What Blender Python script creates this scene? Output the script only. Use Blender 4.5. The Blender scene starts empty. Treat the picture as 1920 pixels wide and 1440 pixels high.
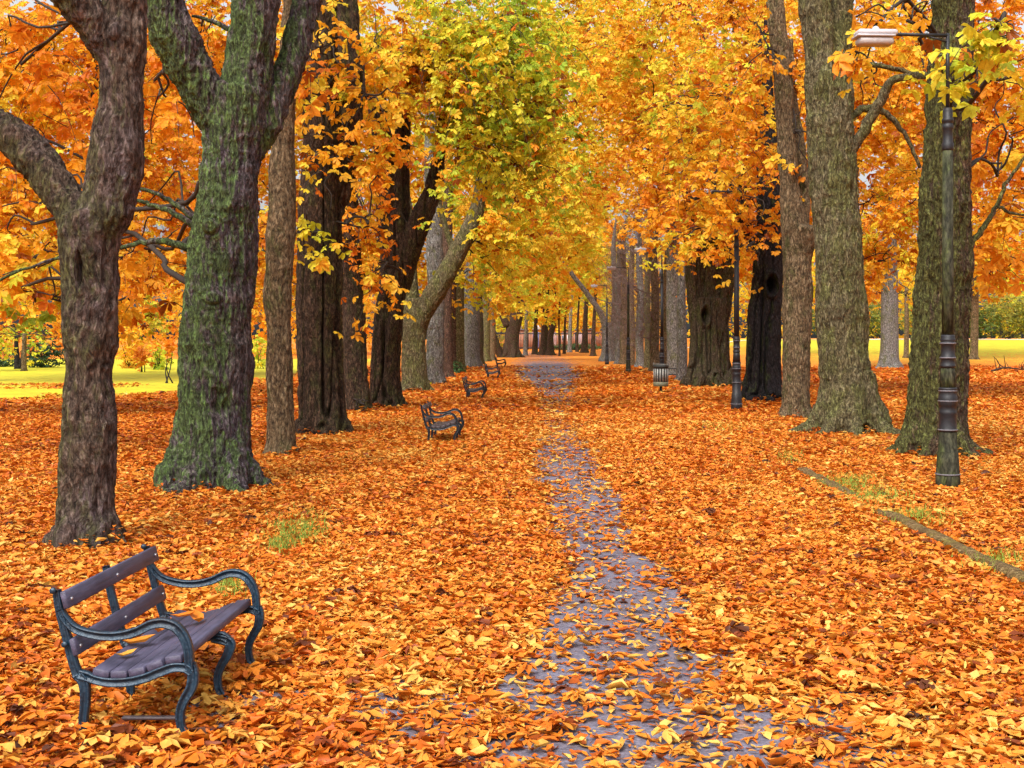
import bpy, bmesh, math, random
import numpy as np
from mathutils import Vector, Matrix

sc = bpy.context.scene
COL = sc.collection
R = math.radians
F = 2300.0            # focal length in pixels of the 1920 px wide photograph
H = 2.2               # eye height
CX, HY = 960.0, 634.0 # principal column, horizon row

# ------------------------------------------------------------------ camera, sky, sun, exposure
cam = bpy.data.objects.new("camera", bpy.data.cameras.new("camera"))
COL.objects.link(cam)
cam.location = (0, 0, H)
cam.rotation_euler = (R(90), 0, 0)
cam.data.sensor_width = 36
cam.data.lens = 36 * F / 1920
cam.data.shift_y = -(720 - HY) / 1920
cam.data.clip_end = 3000
cam.data.clip_start = 0.05
sc.camera = cam

SUN_EL, SUN_AZ = R(52), R(205)
w = bpy.data.worlds.new("World"); sc.world = w; w.use_nodes = True
nt = w.node_tree; bg = nt.nodes["Background"]
sky = nt.nodes.new("ShaderNodeTexSky"); sky.sky_type = 'NISHITA'; sky.sun_disc = False
sky.sun_elevation = SUN_EL; sky.sun_rotation = SUN_AZ
sky.air_density = 1.0; sky.dust_density = 6.0; sky.ozone_density = 1.0
hs = nt.nodes.new("ShaderNodeHueSaturation"); hs.inputs['Saturation'].default_value = 0.2
nt.links.new(sky.outputs[0], hs.inputs['Color']); nt.links.new(hs.outputs[0], bg.inputs[0])
bg.inputs[1].default_value = 0.15
sun = bpy.data.objects.new("sun", bpy.data.lights.new("sun", 'SUN'))
COL.objects.link(sun)
sun.data.energy = 1.5; sun.data.angle = R(25); sun.data.color = (1, 0.92, 0.79)
sd = Vector((math.sin(SUN_AZ) * math.cos(SUN_EL), math.cos(SUN_AZ) * math.cos(SUN_EL), math.sin(SUN_EL)))
sun.rotation_euler = sd.to_track_quat('Z', 'Y').to_euler()
vs = sc.view_settings
vs.view_transform = 'Standard'; vs.look = 'None'; vs.gamma = 1; vs.use_curve_mapping = False
vs.exposure = 0.9
cy = sc.cycles
cy.max_bounces = 7; cy.diffuse_bounces = 4; cy.transmission_bounces = 5; cy.glossy_bounces = 2
cy.use_denoising = True
cy.sample_clamp_indirect = 4.0
cy.caustics_reflective = False; cy.caustics_refractive = False

# ------------------------------------------------------------------ helpers
rng = np.random.default_rng(7)
def P(px, py, z):                       # photo pixel at distance z -> world point
    return np.array(((px - CX) * z / F, z, H - (py - HY) * z / F))
def Zof(py): return F * H / (py - HY)   # distance of ground seen at row py

_perm = np.random.default_rng(3).random(65536)
def vnoise(p):
    p = np.asarray(p, float); i = np.floor(p).astype(np.int64); f = p - i; f = f * f * (3 - 2 * f)
    def h(a, b, c): return _perm[((a * 73856093) ^ (b * 19349663) ^ (c * 83492791)) & 65535]
    x, y, z = i[..., 0], i[..., 1], i[..., 2]; fx, fy, fz = f[..., 0], f[..., 1], f[..., 2]
    l = lambda a, b, t: a + (b - a) * t
    return l(l(l(h(x, y, z), h(x+1, y, z), fx), l(h(x, y+1, z), h(x+1, y+1, z), fx), fy),
             l(l(h(x, y, z+1), h(x+1, y, z+1), fx), l(h(x, y+1, z+1), h(x+1, y+1, z+1), fx), fy), fz)
def noise2(x, y, s=1.0, seed=0):
    x = np.asarray(x, float); y = np.asarray(y, float)
    q = np.stack([x * s, y * s, np.full(np.broadcast(x, y).shape, seed + 0.5)], -1)
    q2 = q * np.array((2.1, 2.1, 1)) + 17.3
    return 0.66 * vnoise(q) + 0.34 * vnoise(q2)

def smooth(e0, e1, x):
    t = np.clip((x - e0) / (e1 - e0), 0, 1); return t * t * (3 - 2 * t)

def link(name, me, mat=None, parent=None):
    o = bpy.data.objects.new(name, me); COL.objects.link(o)
    if mat is not None: me.materials.append(mat)
    if parent is not None: o.parent = parent
    return o
def tag(o, label, cat, group=None, kind=None):
    if label: o["label"] = label
    if cat: o["category"] = cat
    if group: o["group"] = group
    if kind: o["kind"] = kind
    return o
def empty(name, loc, label, cat, group=None, rz=0):
    o = bpy.data.objects.new(name, None); COL.objects.link(o)
    o.location = loc; o.rotation_euler = (0, 0, rz); o.empty_display_size = 0.3
    return tag(o, label, cat, group)
def copy_tree(o, parent=None):
    c = o.copy(); COL.objects.link(c)
    if parent is not None: c.parent = parent
    for ch in list(o.children): copy_tree(ch, c)
    return c
def mesh_np(name, verts, quads=None, tris=None, attrs=None, smooth_shade=False):
    me = bpy.data.meshes.new(name)
    verts = np.asarray(verts, np.float32).reshape(-1, 3)
    nq = 0 if quads is None else len(quads); ntr = 0 if tris is None else len(tris)
    me.vertices.add(len(verts)); me.vertices.foreach_set("co", verts.ravel())
    loops = []
    if nq: loops.append(np.asarray(quads, np.int32).ravel())
    if ntr: loops.append(np.asarray(tris, np.int32).ravel())
    loops = np.concatenate(loops)
    me.loops.add(len(loops)); me.loops.foreach_set("vertex_index", loops)
    starts = np.concatenate([np.arange(nq) * 4, nq * 4 + np.arange(ntr) * 3]).astype(np.int32)
    me.polygons.add(nq + ntr); me.polygons.foreach_set("loop_start", starts)
    if smooth_shade: me.polygons.foreach_set("use_smooth", np.ones(nq + ntr, bool))
    for k, a in (attrs or {}).items():
        at = me.attributes.new(k, 'FLOAT', 'POINT'); at.data.foreach_set("value", np.asarray(a, np.float32))
    me.update(calc_edges=True); me.validate()
    return me

class MB:
    """collects shapes for one mesh"""
    def __init__(s): s.v = []; s.q = []; s.t = []; s.n = 0
    def add(s, v, q=(), t=()):
        v = np.asarray(v, float).reshape(-1, 3); s.v.append(v)
        if len(q): s.q.append(np.asarray(q, int) + s.n)
        if len(t): s.t.append(np.asarray(t, int) + s.n)
        s.n += len(v)
    def tube(s, pts, rad, segs=8, cap=True):
        pts = np.asarray(pts, float); rad = np.broadcast_to(np.asarray(rad, float), (len(pts),))
        tan = np.gradient(pts, axis=0); tan /= np.linalg.norm(tan, axis=1)[:, None] + 1e-9
        ref = np.array((0.31, -0.95, 0.05)); 
        if abs(tan.mean(0) @ ref) > 0.85: ref = np.array((0.1, 0.1, 1.0))
        a = np.cross(tan, ref); a /= np.linalg.norm(a, axis=1)[:, None] + 1e-9
        b = np.cross(tan, a)
        th = np.arange(segs) * 2 * math.pi / segs
        ring = a[:, None] * np.cos(th)[None, :, None] + b[:, None] * np.sin(th)[None, :, None]
        v = pts[:, None] + ring * rad[:, None, None]
        n = len(pts); i = np.arange(n - 1)[:, None] * segs; j = np.arange(segs)[None]; j2 = (j + 1) % segs
        q = np.stack([i + j, i + j2, i + segs + j2, i + segs + j], -1).reshape(-1, 4)
        v = v.reshape(-1, 3); t = []
        if cap:
            v = np.vstack([v, pts[:1], pts[-1:]]); c0, c1 = n * segs, n * segs + 1
            t = [(c0, (k + 1) % segs, k) for k in range(segs)] + [(c1, (n-1)*segs + k, (n-1)*segs + (k+1) % segs) for k in range(segs)]
        s.add(v, q, t)
    def box(s, c, d, rot=None, ch=0.0):
        c = np.asarray(c, float); d = np.asarray(d, float) / 2
        if ch > 0:      # chamfered box
            v = []
            for sx in (-1, 1):
                for sy in (-1, 1):
                    for sz in (-1, 1):
                        sg = np.array((sx, sy, sz))
                        for ax in range(3):
                            e = d.copy() - ch; e[ax] = d[ax]; v.append(sg * e)
            v = np.array(v); bm = bmesh.new()
            for p in v: bm.verts.new(p)
            r = bmesh.ops.convex_hull(bm, input=bm.verts); bm.verts.index_update()
            vv = np.array([x.co[:] for x in bm.verts]); ts = [[x.index for x in f.verts] for f in bm.faces]
            bm.free()
            if rot is not None: vv = vv @ np.asarray(rot).T
            s.add(vv + c, [f for f in ts if len(f) == 4], [f for f in ts if len(f) == 3]); return
        v = np.array([(x, y, z) for x in (-1, 1) for y in (-1, 1) for z in (-1, 1)], float) * d
        if rot is not None: v = v @ np.asarray(rot).T
        s.add(v + c, [(0,1,3,2),(4,6,7,5),(0,4,5,1),(2,3,7,6),(0,2,6,4),(1,5,7,3)])
    def lathe(s, prof, segs=24, c=(0, 0, 0)):
        prof = np.asarray(prof, float); th = np.arange(segs) * 2 * math.pi / segs
        v = np.stack([prof[:, 0:1] * np.cos(th), prof[:, 0:1] * np.sin(th), np.repeat(prof[:, 1:2], segs, 1)], -1)
        n = len(prof); i = np.arange(n - 1)[:, None] * segs; j = np.arange(segs)[None]; j2 = (j + 1) % segs
        q = np.stack([i + j, i + j2, i + segs + j2, i + segs + j], -1).reshape(-1, 4)
        v = np.vstack([v.reshape(-1, 3), [(0, 0, prof[0, 1]), (0, 0, prof[-1, 1])]])
        t = [(n*segs, (k+1) % segs, k) for k in range(segs)] + [(n*segs+1, (n-1)*segs+k, (n-1)*segs+(k+1) % segs) for k in range(segs)]
        s.add(v + np.asarray(c, float), q, t)
    def strip(s, pts, thick, half, axis_c=0.0):
        """cast bar: path in the x-z plane, thickness along its normal, half width along y, chamfered, with a raised rib"""
        pts = catmull(np.asarray(pts, float), 6); n = len(pts)
        th = np.interp(np.linspace(0, 1, n), np.linspace(0, 1, len(thick)), thick) / 2
        tan = np.gradient(pts, axis=0); tan /= np.linalg.norm(tan, axis=1)[:, None]
        nor = np.stack([-tan[:, 1], tan[:, 0]], -1); ch = 0.006
        prof = [(-1, -half), (-1, half), (-.62, half), (-.45, half * .4), (.45, half * .4), (.62, half), (1, half), (1, -half), (.62, -half), (.45, -half * .4), (-.45, -half * .4), (-.62, -half)]; K = len(prof)
        v = np.zeros((n, K, 3))
        for k, (a, b) in enumerate(prof):
            q = pts + nor * (th * a)[:, None]; v[:, k, 0] = q[:, 0]; v[:, k, 1] = b + axis_c; v[:, k, 2] = q[:, 1]
        i = np.arange(n - 1)[:, None] * K; j = np.arange(K)[None]; j2 = (j + 1) % K
        q = np.stack([i + j, i + j2, i + K + j2, i + K + j], -1).reshape(-1, 4)
        caps = [(0, 1, 2, 11), (2, 3, 10, 11), (3, 4, 9, 10), (4, 5, 8, 9), (5, 6, 7, 8)]; e = (n - 1) * K
        s.add(v.reshape(-1, 3), list(q) + caps + [tuple(e + k for k in c[::-1]) for c in caps])
    def build(s, name, mat, parent=None, smooth_shade=False, attrs=None):
        v = np.vstack(s.v); q = np.vstack(s.q) if s.q else None; t = np.vstack(s.t) if s.t else None
        return link(name, mesh_np(name, v, q, t, attrs, smooth_shade), mat, parent)

def catmull(p, m):
    p = np.asarray(p, float)
    if len(p) < 3:
        t = np.linspace(0, 1, m + 1)[:, None]; return p[0] + (p[1] - p[0]) * t
    q = np.vstack([2 * p[0] - p[1], p, 2 * p[-1] - p[-2]]); out = []
    for i in range(1, len(q) - 2):
        a, b, c, d = q[i-1], q[i], q[i+1], q[i+2]
        for t in np.arange(m) / m:
            out.append(0.5 * (2*b + (c-a)*t + (2*a - 5*b + 4*c - d)*t*t + (3*b - a - 3*c + d)*t**3))
    out.append(p[-1]); return np.array(out)

# ------------------------------------------------------------------ materials
def new_mat(name):
    m = bpy.data.materials.new(name); m.use_nodes = True
    n = m.node_tree.nodes; return m, n, m.node_tree.links, n["Principled BSDF"]
def ramp(n, stops, interp='LINEAR'):
    r = n.new("ShaderNodeValToRGB"); r.color_ramp.interpolation = interp
    e = r.color_ramp.elements
    while len(e) < len(stops): e.new(0.5)
    for k, (p, c) in enumerate(stops): e[k].position = p; e[k].color = (*c, 1) if len(c) == 3 else c
    return r
def mixc(n, l, fac, a, b):
    m = n.new("ShaderNodeMix"); m.data_type = 'RGBA'
    for inp, v in ((m.inputs[0], fac), (m.inputs[6], a), (m.inputs[7], b)):
        if hasattr(v, 'links'): l.new(v, inp)
        elif isinstance(v, (int, float)): inp.default_value = v
        else: inp.default_value = (*v, 1)
    return m.outputs[2]
def tex_noise(n, l, vec, scale, detail=4, rough=0.6):
    t = n.new("ShaderNodeTexNoise"); t.inputs['Scale'].default_value = scale
    t.inputs['Detail'].default_value = detail; t.inputs['Roughness'].default_value = rough
    l.new(vec, t.inputs['Vector']); return t.outputs[0]
def mapping(n, l, vec, scale, rot=(0, 0, 0)):
    m = n.new("ShaderNodeMapping"); m.inputs['Scale'].default_value = scale; m.inputs['Rotation'].default_value = rot
    l.new(vec, m.inputs['Vector']); return m.outputs[0]
def math_(n, l, op, a, b=None, c=None):
    m = n.new("ShaderNodeMath"); m.operation = op
    for k, v in enumerate((a, b, c)):
        if v is None: continue
        if hasattr(v, 'links'): l.new(v, m.inputs[k])
        else: m.inputs[k].default_value = v
    return m.outputs[0]
def simple(name, col, rough=0.6, var=0.25, scale=8, metal=0.0, bump=0.15, second=None, spec=0.4):
    m, n, l, b = new_mat(name)
    tc = n.new("ShaderNodeTexCoord").outputs['Object']
    f = tex_noise(n, l, tc, scale, 6, 0.65)
    r = ramp(n, [(0.3, (0, 0, 0)), (0.7, (1, 1, 1))]); l.new(f, r.inputs[0])
    d = tuple(c * (1 - var) for c in col) if second is None else second
    l.new(mixc(n, l, r.outputs[0], d, col), b.inputs['Base Color'])
    b.inputs['Roughness'].default_value = rough; b.inputs['Metallic'].default_value = metal
    b.inputs['Specular IOR Level'].default_value = spec
    bp = n.new("ShaderNodeBump"); bp.inputs['Strength'].default_value = bump; bp.inputs['Distance'].default_value = 0.02
    l.new(tex_noise(n, l, tc, scale * 5, 4), bp.inputs['Height']); l.new(bp.outputs[0], b.inputs['Normal'])
    return m

def leaf_mat(name, stops, trans=0.42, rough=0.5):
    m, n, l, b = new_mat(name)
    at = n.new("ShaderNodeAttribute"); at.attribute_name = "tone"
    r = ramp(n, stops); l.new(at.outputs['Fac'], r.inputs[0])
    pos = n.new("ShaderNodeNewGeometry").outputs['Position']
    f = tex_noise(n, l, pos, 14, 2)
    rr = ramp(n, [(0.3, (0.72, 0.66, 0.6)), (0.68, (1, 1, 1))]); l.new(f, rr.inputs[0])
    mm = n.new("ShaderNodeMix"); mm.data_type = 'RGBA'; mm.blend_type = 'MULTIPLY'; mm.inputs[0].default_value = 1
    l.new(r.outputs[0], mm.inputs[6]); l.new(rr.outputs[0], mm.inputs[7]); c = mm.outputs[2]
    l.new(c, b.inputs['Base Color']); b.inputs['Roughness'].default_value = rough; b.inputs['Specular IOR Level'].default_value = 0.25
    tr = n.new("ShaderNodeBsdfTranslucent"); l.new(c, tr.inputs['Color'])
    mx = n.new("ShaderNodeMixShader"); mx.inputs[0].default_value = trans
    l.new(b.outputs[0], mx.inputs[1]); l.new(tr.outputs[0], mx.inputs[2])
    l.new(mx.outputs[0], n["Material Output"].inputs['Surface'])
    return m
M_LEAF = leaf_mat("autumn_leaf", [(0.0, (0.25, 0.07, 0.012)), (0.16, (0.70, 0.19, 0.014)), (0.36, (0.90, 0.36, 0.018)),
                  (0.54, (0.93, 0.52, 0.03)), (0.66, (0.95, 0.71, 0.055)), (0.82, (0.74, 0.76, 0.05)), (1.0, (0.36, 0.54, 0.04))], .5)
M_LITTER = leaf_mat("fallen_leaf", [(0.0, (0.055, 0.02, 0.010)), (0.18, (0.25, 0.05, 0.010)), (0.42, (0.60, 0.132, 0.010)),
                    (0.64, (0.71, 0.225, 0.018)), (0.85, (0.74, 0.36, 0.055)), (1.0, (0.78, 0.50, 0.12))], trans=0.2)

def bark(name, dark, light, moss=0.3, moss_dir=(-1, 0, 0), moss_col=(0.075, 0.10, 0.022), patch=(0.16, 0.12, 0.14), patch_amt=0.5, scale=1.0, bump=0.9):
    m, n, l, b = new_mat(name)
    tc = n.new("ShaderNodeTexCoord").outputs['Object']
    warp = n.new("ShaderNodeTexNoise"); warp.inputs['Scale'].default_value = 1.6 * scale; warp.inputs['Detail'].default_value = 3
    l.new(tc, warp.inputs['Vector'])
    wv = n.new("ShaderNodeVectorMath"); wv.operation = 'MULTIPLY_ADD'; wv.inputs[1].default_value = (0.35, 0.35, 0.35)
    l.new(warp.outputs[1], wv.inputs[0]); l.new(tc, wv.inputs[2])
    v1 = mapping(n, l, wv.outputs[0], (13 * scale, 13 * scale, 3.6 * scale))
    rg_ = tex_noise(n, l, v1, 1.0, 6, 0.62)
    ridge = math_(n, l, 'ABSOLUTE', math_(n, l, 'MULTIPLY_ADD', rg_, 2, -1))
    vo = n.new("ShaderNodeTexVoronoi"); vo.feature = 'DISTANCE_TO_EDGE'; vo.inputs['Scale'].default_value = 2.3; vo.inputs['Randomness'].default_value = 1
    l.new(v1, vo.inputs['Vector'])
    cr = ramp(n, [(0.0, (0, 0, 0)), (0.23, (1, 1, 1))])
    l.new(math_(n, l, 'MULTIPLY_ADD', vo.outputs['Distance'], 0.16, math_(n, l, 'MULTIPLY', ridge, 0.6)), cr.inputs[0])
    fine = tex_noise(n, l, mapping(n, l, tc, (13 * scale, 13 * scale, 6 * scale)), 1.5, 9, 0.74)
    fr = ramp(n, [(0.38, (0, 0, 0)), (0.62, (1, 1, 1))]); l.new(fine, fr.inputs[0])
    c = mixc(n, l, fr.outputs[0], dark, light)
    big = tex_noise(n, l, mapping(n, l, tc, (1.6, 1.6, 0.7)), 1.0, 5, 0.6)
    br = ramp(n, [(0.45, (0, 0, 0)), (0.62, (1, 1, 1))]); l.new(big, br.inputs[0])
    c = mixc(n, l, math_(n, l, 'MULTIPLY', math_(n, l, 'MULTIPLY', br.outputs[0], patch_amt), fr.outputs[0]), c, patch)
    # moss grows on one side and in blotches
    geo = n.new("ShaderNodeNewGeometry"); dp = n.new("ShaderNodeVectorMath"); dp.operation = 'DOT_PRODUCT'
    l.new(geo.outputs['Normal'], dp.inputs[0]); dp.inputs[1].default_value = moss_dir
    mn = tex_noise(n, l, mapping(n, l, tc, (2.2, 2.2, 1.3)), 1.3, 7, 0.72)
    ms = math_(n, l, 'MULTIPLY_ADD', dp.outputs['Value'], 0.13, math_(n, l, 'MULTIPLY_ADD', math_(n, l, 'SUBTRACT', mn, 0.5), 1.5, 0.5))
    mr = ramp(n, [(0.62 - moss * 0.35, (0, 0, 0)), (0.80 - moss * 0.35, (1, 1, 1))]); l.new(ms, mr.inputs[0])
    mf = math_(n, l, 'MULTIPLY', mr.outputs[0], math_(n, l, 'MULTIPLY_ADD', fr.outputs[0], 0.5, 0.42))
    mcol = mixc(n, l, fr.outputs[0], tuple(k * 0.6 for k in moss_col), tuple(min(k * 1.75, .6) for k in moss_col))
    c = mixc(n, l, mf, c, mcol)
    ck = mixc(n, l, cr.outputs[0], tuple(k * 2.2 for k in dark), (1, 1, 1))
    mm = n.new("ShaderNodeMix"); mm.data_type = 'RGBA'; mm.blend_type = 'MULTIPLY'; mm.inputs[0].default_value = 0.92
    l.new(c, mm.inputs[6]); l.new(ck, mm.inputs[7])
    l.new(mm.outputs[2], b.inputs['Base Color']); b.inputs['Roughness'].default_value = 0.85; b.inputs['Specular IOR Level'].default_value = 0.2
    hh = math_(n, l, 'ADD', math_(n, l, 'MULTIPLY', cr.outputs[0], 0.5), math_(n, l, 'MULTIPLY', fine, 1.3))
    bp = n.new("ShaderNodeBump"); bp.inputs['Strength'].default_value = bump; bp.inputs['Distance'].default_value = 0.09
    l.new(hh, bp.inputs['Height']); l.new(bp.outputs[0], b.inputs['Normal'])
    return m
B_LILAC = bark("bark_lilac_brown", (0.052, 0.036, 0.028), (0.40, 0.285, 0.22), 0.46, (-1.2, -0.2, 0), (0.12, 0.13, 0.035), patch=(0.24, 0.19, 0.26), patch_amt=0.85)
B_MOSSY = bark("bark_mossy", (0.043, 0.036, 0.034), (0.360, 0.284, 0.284), 0.80, (-1.7, 0.1, -0.5), (0.13, 0.24, 0.045), patch=(0.203, 0.162, 0.243), patch_amt=0.8)
B_MOSSR = bark("bark_mossy_brown", (0.045, 0.030, 0.020), (0.30, 0.20, 0.125), 0.68, (-1.5, -0.1, -0.3), (0.17, 0.20, 0.05), patch=(0.24, 0.17, 0.14), patch_amt=0.8)
B_TAN = bark("bark_tan", (0.081, 0.059, 0.038), (0.548, 0.402, 0.233), 0.3, (-0.3, 0, -0.3), patch=(0.378, 0.297, 0.176))
B_DARK = bark("bark_dark", (0.022, 0.012, 0.007), (0.20, 0.115, 0.068), 0.30, (0.9, -0.3, -0.2), (0.085, 0.09, 0.025), patch=(0.20, 0.13, 0.09), patch_amt=0.7)
B_BLACK = bark("bark_black", (0.011, 0.010, 0.010), (0.083, 0.070, 0.072), 0.1, patch=(0.081, 0.068, 0.088))
B_GREEN = bark("bark_green_brown", (0.062, 0.052, 0.029), (0.463, 0.390, 0.211), 0.5, (0.4, -0.2, 0), (0.203, 0.216, 0.068), patch=(0.297, 0.243, 0.176))
B_GREY = bark("bark_pale_grey", (0.095, 0.085, 0.081), (0.550, 0.548, 0.506), 0.3, (-0.5, 0, -0.8), (0.162, 0.176, 0.054), patch=(0.446, 0.405, 0.432))
B_RED = bark("bark_red_brown", (0.048, 0.029, 0.021), (0.360, 0.221, 0.157), 0.2, patch=(0.270, 0.176, 0.149))
M_TWIG = simple("twig_bark", (0.03, 0.020, 0.014), 0.8, 0.5, 6)
M_TWIGL = simple("twig_lilac", (0.20, 0.13, 0.115), 0.8, 0.5, 3)

# ------------------------------------------------------------------ ground
LZ = np.array([3, 6.6, 10, 11.9, 14.6, 19, 24.5, 34, 55, 75, 120.])
LX = np.array([.6, .66, .957, .826, .954, .99, 1.07, 1.3, 1.9, 2.2, 3.2])
LWD = np.array([1.05, 1.05, .6, .58, .46, .6, .72, .5, 1.1, 2.0, 2.5])
LB = np.array([.9, .9, .98, 1.0, .95, 1.0, .92, .5, 1.05, 1.5, .3])      # how bare
def bare(x, y):
    c = np.interp(y, LZ, LX); wd = np.interp(y, LZ, LWD); b = np.interp(y, LZ, LB)
    wob = (noise2(x, y * 0.45, 1.3, 5) - 0.5) * 1.1
    d = np.abs(x - c + wob * 0.45) / wd
    core = b * (1 - smooth(0.55, 1.35, d + (noise2(x, y * 0.6, 2.4, 9) - .5) * 1.5))
    side = (y < 9.5) * (1 - smooth(7, 9.5, y)) * smooth(0.50, 0.62, noise2(x, y, 1.5, 21)) * (1 - smooth(1.5, 3.0, np.abs(x - 0.1))) * 0.75
    return np.clip(np.maximum(core, side), 0, 1)
def height(x, y):
    x = np.asarray(x, float); y = np.asarray(y, float)
    rise = smooth(95, 170, y) * smooth(14, 34, x) * 2.0
    und = (noise2(x, y, 0.12, 2) - 0.5) * 0.25 * smooth(4.0, 12, np.abs(x - 1.5)) * smooth(30, 60, y)
    return rise + und
def grid_mesh(name, xs, ys, dz=0.0, mask=None, attrs=None):
    X, Y = np.meshgrid(xs, ys); Z = height(X, Y) + dz
    nx, ny = len(xs), len(ys); idx = np.arange(nx * ny).reshape(ny, nx)
    q = np.stack([idx[:-1, :-1], idx[:-1, 1:], idx[1:, 1:], idx[1:, :-1]], -1)
    if mask is not None:
        xc = (X[:-1, :-1] + X[1:, 1:]) / 2; yc = (Y[:-1, :-1] + Y[1:, 1:]) / 2
        q = q[mask(xc, yc)]
    q = q.reshape(-1, 4)
    v = np.stack([X, Y, Z], -1).reshape(-1, 3)
    used = np.unique(q); remap = np.zeros(nx * ny, int); remap[used] = np.arange(len(used))
    at = {k: f(v[used, 0], v[used, 1]) for k, f in (attrs or {}).items()}
    return mesh_np(name, v[used], remap[q], None, at, True)

def litter_material(name, under, attr, invert=False):
    """leaf litter over soil / grass / asphalt; attr says how much of the under colour shows"""
    m, n, l, b = new_mat(name)
    pos = n.new("ShaderNodeNewGeometry").outputs['Position']
    v = mapping(n, l, pos, (1, 1, 0.001))
    vo = n.new("ShaderNodeTexVoronoi"); vo.inputs['Scale'].default_value = 11; vo.inputs['Randomness'].default_value = 1
    wn = n.new("ShaderNodeTexNoise"); wn.inputs['Scale'].default_value = 9; l.new(v, wn.inputs['Vector'])
    wv = n.new("ShaderNodeVectorMath"); wv.operation = 'MULTIPLY_ADD'; wv.inputs[1].default_value = (.12, .12, 0)
    l.new(wn.outputs[1], wv.inputs[0]); l.new(v, wv.inputs[2]); l.new(wv.outputs[0], vo.inputs['Vector'])
    sp = n.new("ShaderNodeSeparateColor"); l.new(vo.outputs['Color'], sp.inputs[0])
    big = tex_noise(n, l, v, 0.55, 5, 0.65)
    tone = math_(n, l, 'MULTIPLY_ADD', big, 0.55, math_(n, l, 'MULTIPLY', sp.outputs[0], 0.62))
    cr = ramp(n, [(0.12, (0.10, 0.03, 0.010)), (0.25, (0.46, 0.105, 0.010)), (0.44, (0.72, 0.20, 0.013)), (0.72, (0.73, 0.26, 0.022)), (0.92, (0.74, 0.38, 0.06))])
    l.new(tone, cr.inputs[0])
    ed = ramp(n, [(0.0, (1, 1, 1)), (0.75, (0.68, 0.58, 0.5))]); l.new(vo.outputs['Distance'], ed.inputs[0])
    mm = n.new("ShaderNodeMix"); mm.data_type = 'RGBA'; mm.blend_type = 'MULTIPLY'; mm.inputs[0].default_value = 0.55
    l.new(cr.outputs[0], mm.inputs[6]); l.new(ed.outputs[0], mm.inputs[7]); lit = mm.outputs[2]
    at = n.new("ShaderNodeAttribute"); at.attribute_name = attr
    k = math_(n, l, 'MULTIPLY_ADD', math_(n, l, 'SUBTRACT', sp.outputs[1], 0.5), 0.9, at.outputs['Fac'])
    k2 = math_(n, l, 'MULTIPLY_ADD', math_(n, l, 'SUBTRACT', big, 0.5), 1.0, k)
    kr = ramp(n, [(0.44, (0, 0, 0)), (0.52, (1, 1, 1))]); l.new(k2, kr.inputs[0])
    l.new(mixc(n, l, kr.outputs[0], lit, under(n, l, v)), b.inputs['Base Color'])
    b.inputs['Roughness'].default_value = 0.8; b.inputs['Specular IOR Level'].default_value = 0.2
    bp = n.new("ShaderNodeBump"); bp.inputs['Strength'].default_value = 0.9; bp.inputs['Distance'].default_value = 0.06
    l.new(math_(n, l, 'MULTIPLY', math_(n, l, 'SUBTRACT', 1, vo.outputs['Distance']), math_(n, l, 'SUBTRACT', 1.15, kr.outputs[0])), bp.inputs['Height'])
    l.new(bp.outputs[0], b.inputs['Normal'])
    return m
def u_soil(n, l, v):
    r = ramp(n, [(0.3, (0.05, 0.025, 0.012)), (0.7, (0.16, 0.07, 0.02))]); l.new(tex_noise(n, l, v, 12, 5), r.inputs[0]); return r.outputs[0]
def u_asphalt(n, l, v):
    r = ramp(n, [(0.30, (0.055, 0.052, 0.072)), (0.5, (0.13, 0.122, 0.165)), (0.72, (0.28, 0.26, 0.34))]); l.new(tex_noise(n, l, v, 30, 8, 0.75), r.inputs[0])
    r2 = ramp(n, [(0.35, (0.72, 0.62, 0.55)), (0.6, (1, 1, 1))]); l.new(tex_noise(n, l, v, 1.7, 5, 0.7), r2.inputs[0])
    mm = n.new("ShaderNodeMix"); mm.data_type = 'RGBA'; mm.blend_type = 'MULTIPLY'; mm.inputs[0].default_value = 1
    l.new(r.outputs[0], mm.inputs[6]); l.new(r2.outputs[0], mm.inputs[7])
    fr = tex_noise(n, l, v, 26, 6, .7); k = ramp(n, [(.60, (0, 0, 0)), (.66, (1, 1, 1))]); l.new(fr, k.inputs[0])
    c = mixc(n, l, math_(n, l, 'MULTIPLY', k.outputs[0], .8), mm.outputs[2], (.34, .15, .05))
    k2 = ramp(n, [(.33, (1, 1, 1)), (.42, (0, 0, 0))]); l.new(tex_noise(n, l, v, 5, 8, .75), k2.inputs[0])
    return mixc(n, l, math_(n, l, 'MULTIPLY', k2.outputs[0], .6), c, (.07, .055, .07))
def u_grass(n, l, v):
    r = ramp(n, [(0.3, (0.26, 0.27, 0.015)), (0.55, (0.50, 0.44, 0.02)), (0.8, (0.66, 0.46, 0.03))]); l.new(tex_noise(n, l, v, 0.8, 8, 0.75), r.inputs[0]); return r.outputs[0]
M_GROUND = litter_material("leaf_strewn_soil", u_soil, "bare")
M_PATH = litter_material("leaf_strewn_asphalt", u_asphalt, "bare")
M_LAWN = litter_material("leaf_strewn_grass", u_grass, "bare")

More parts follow.
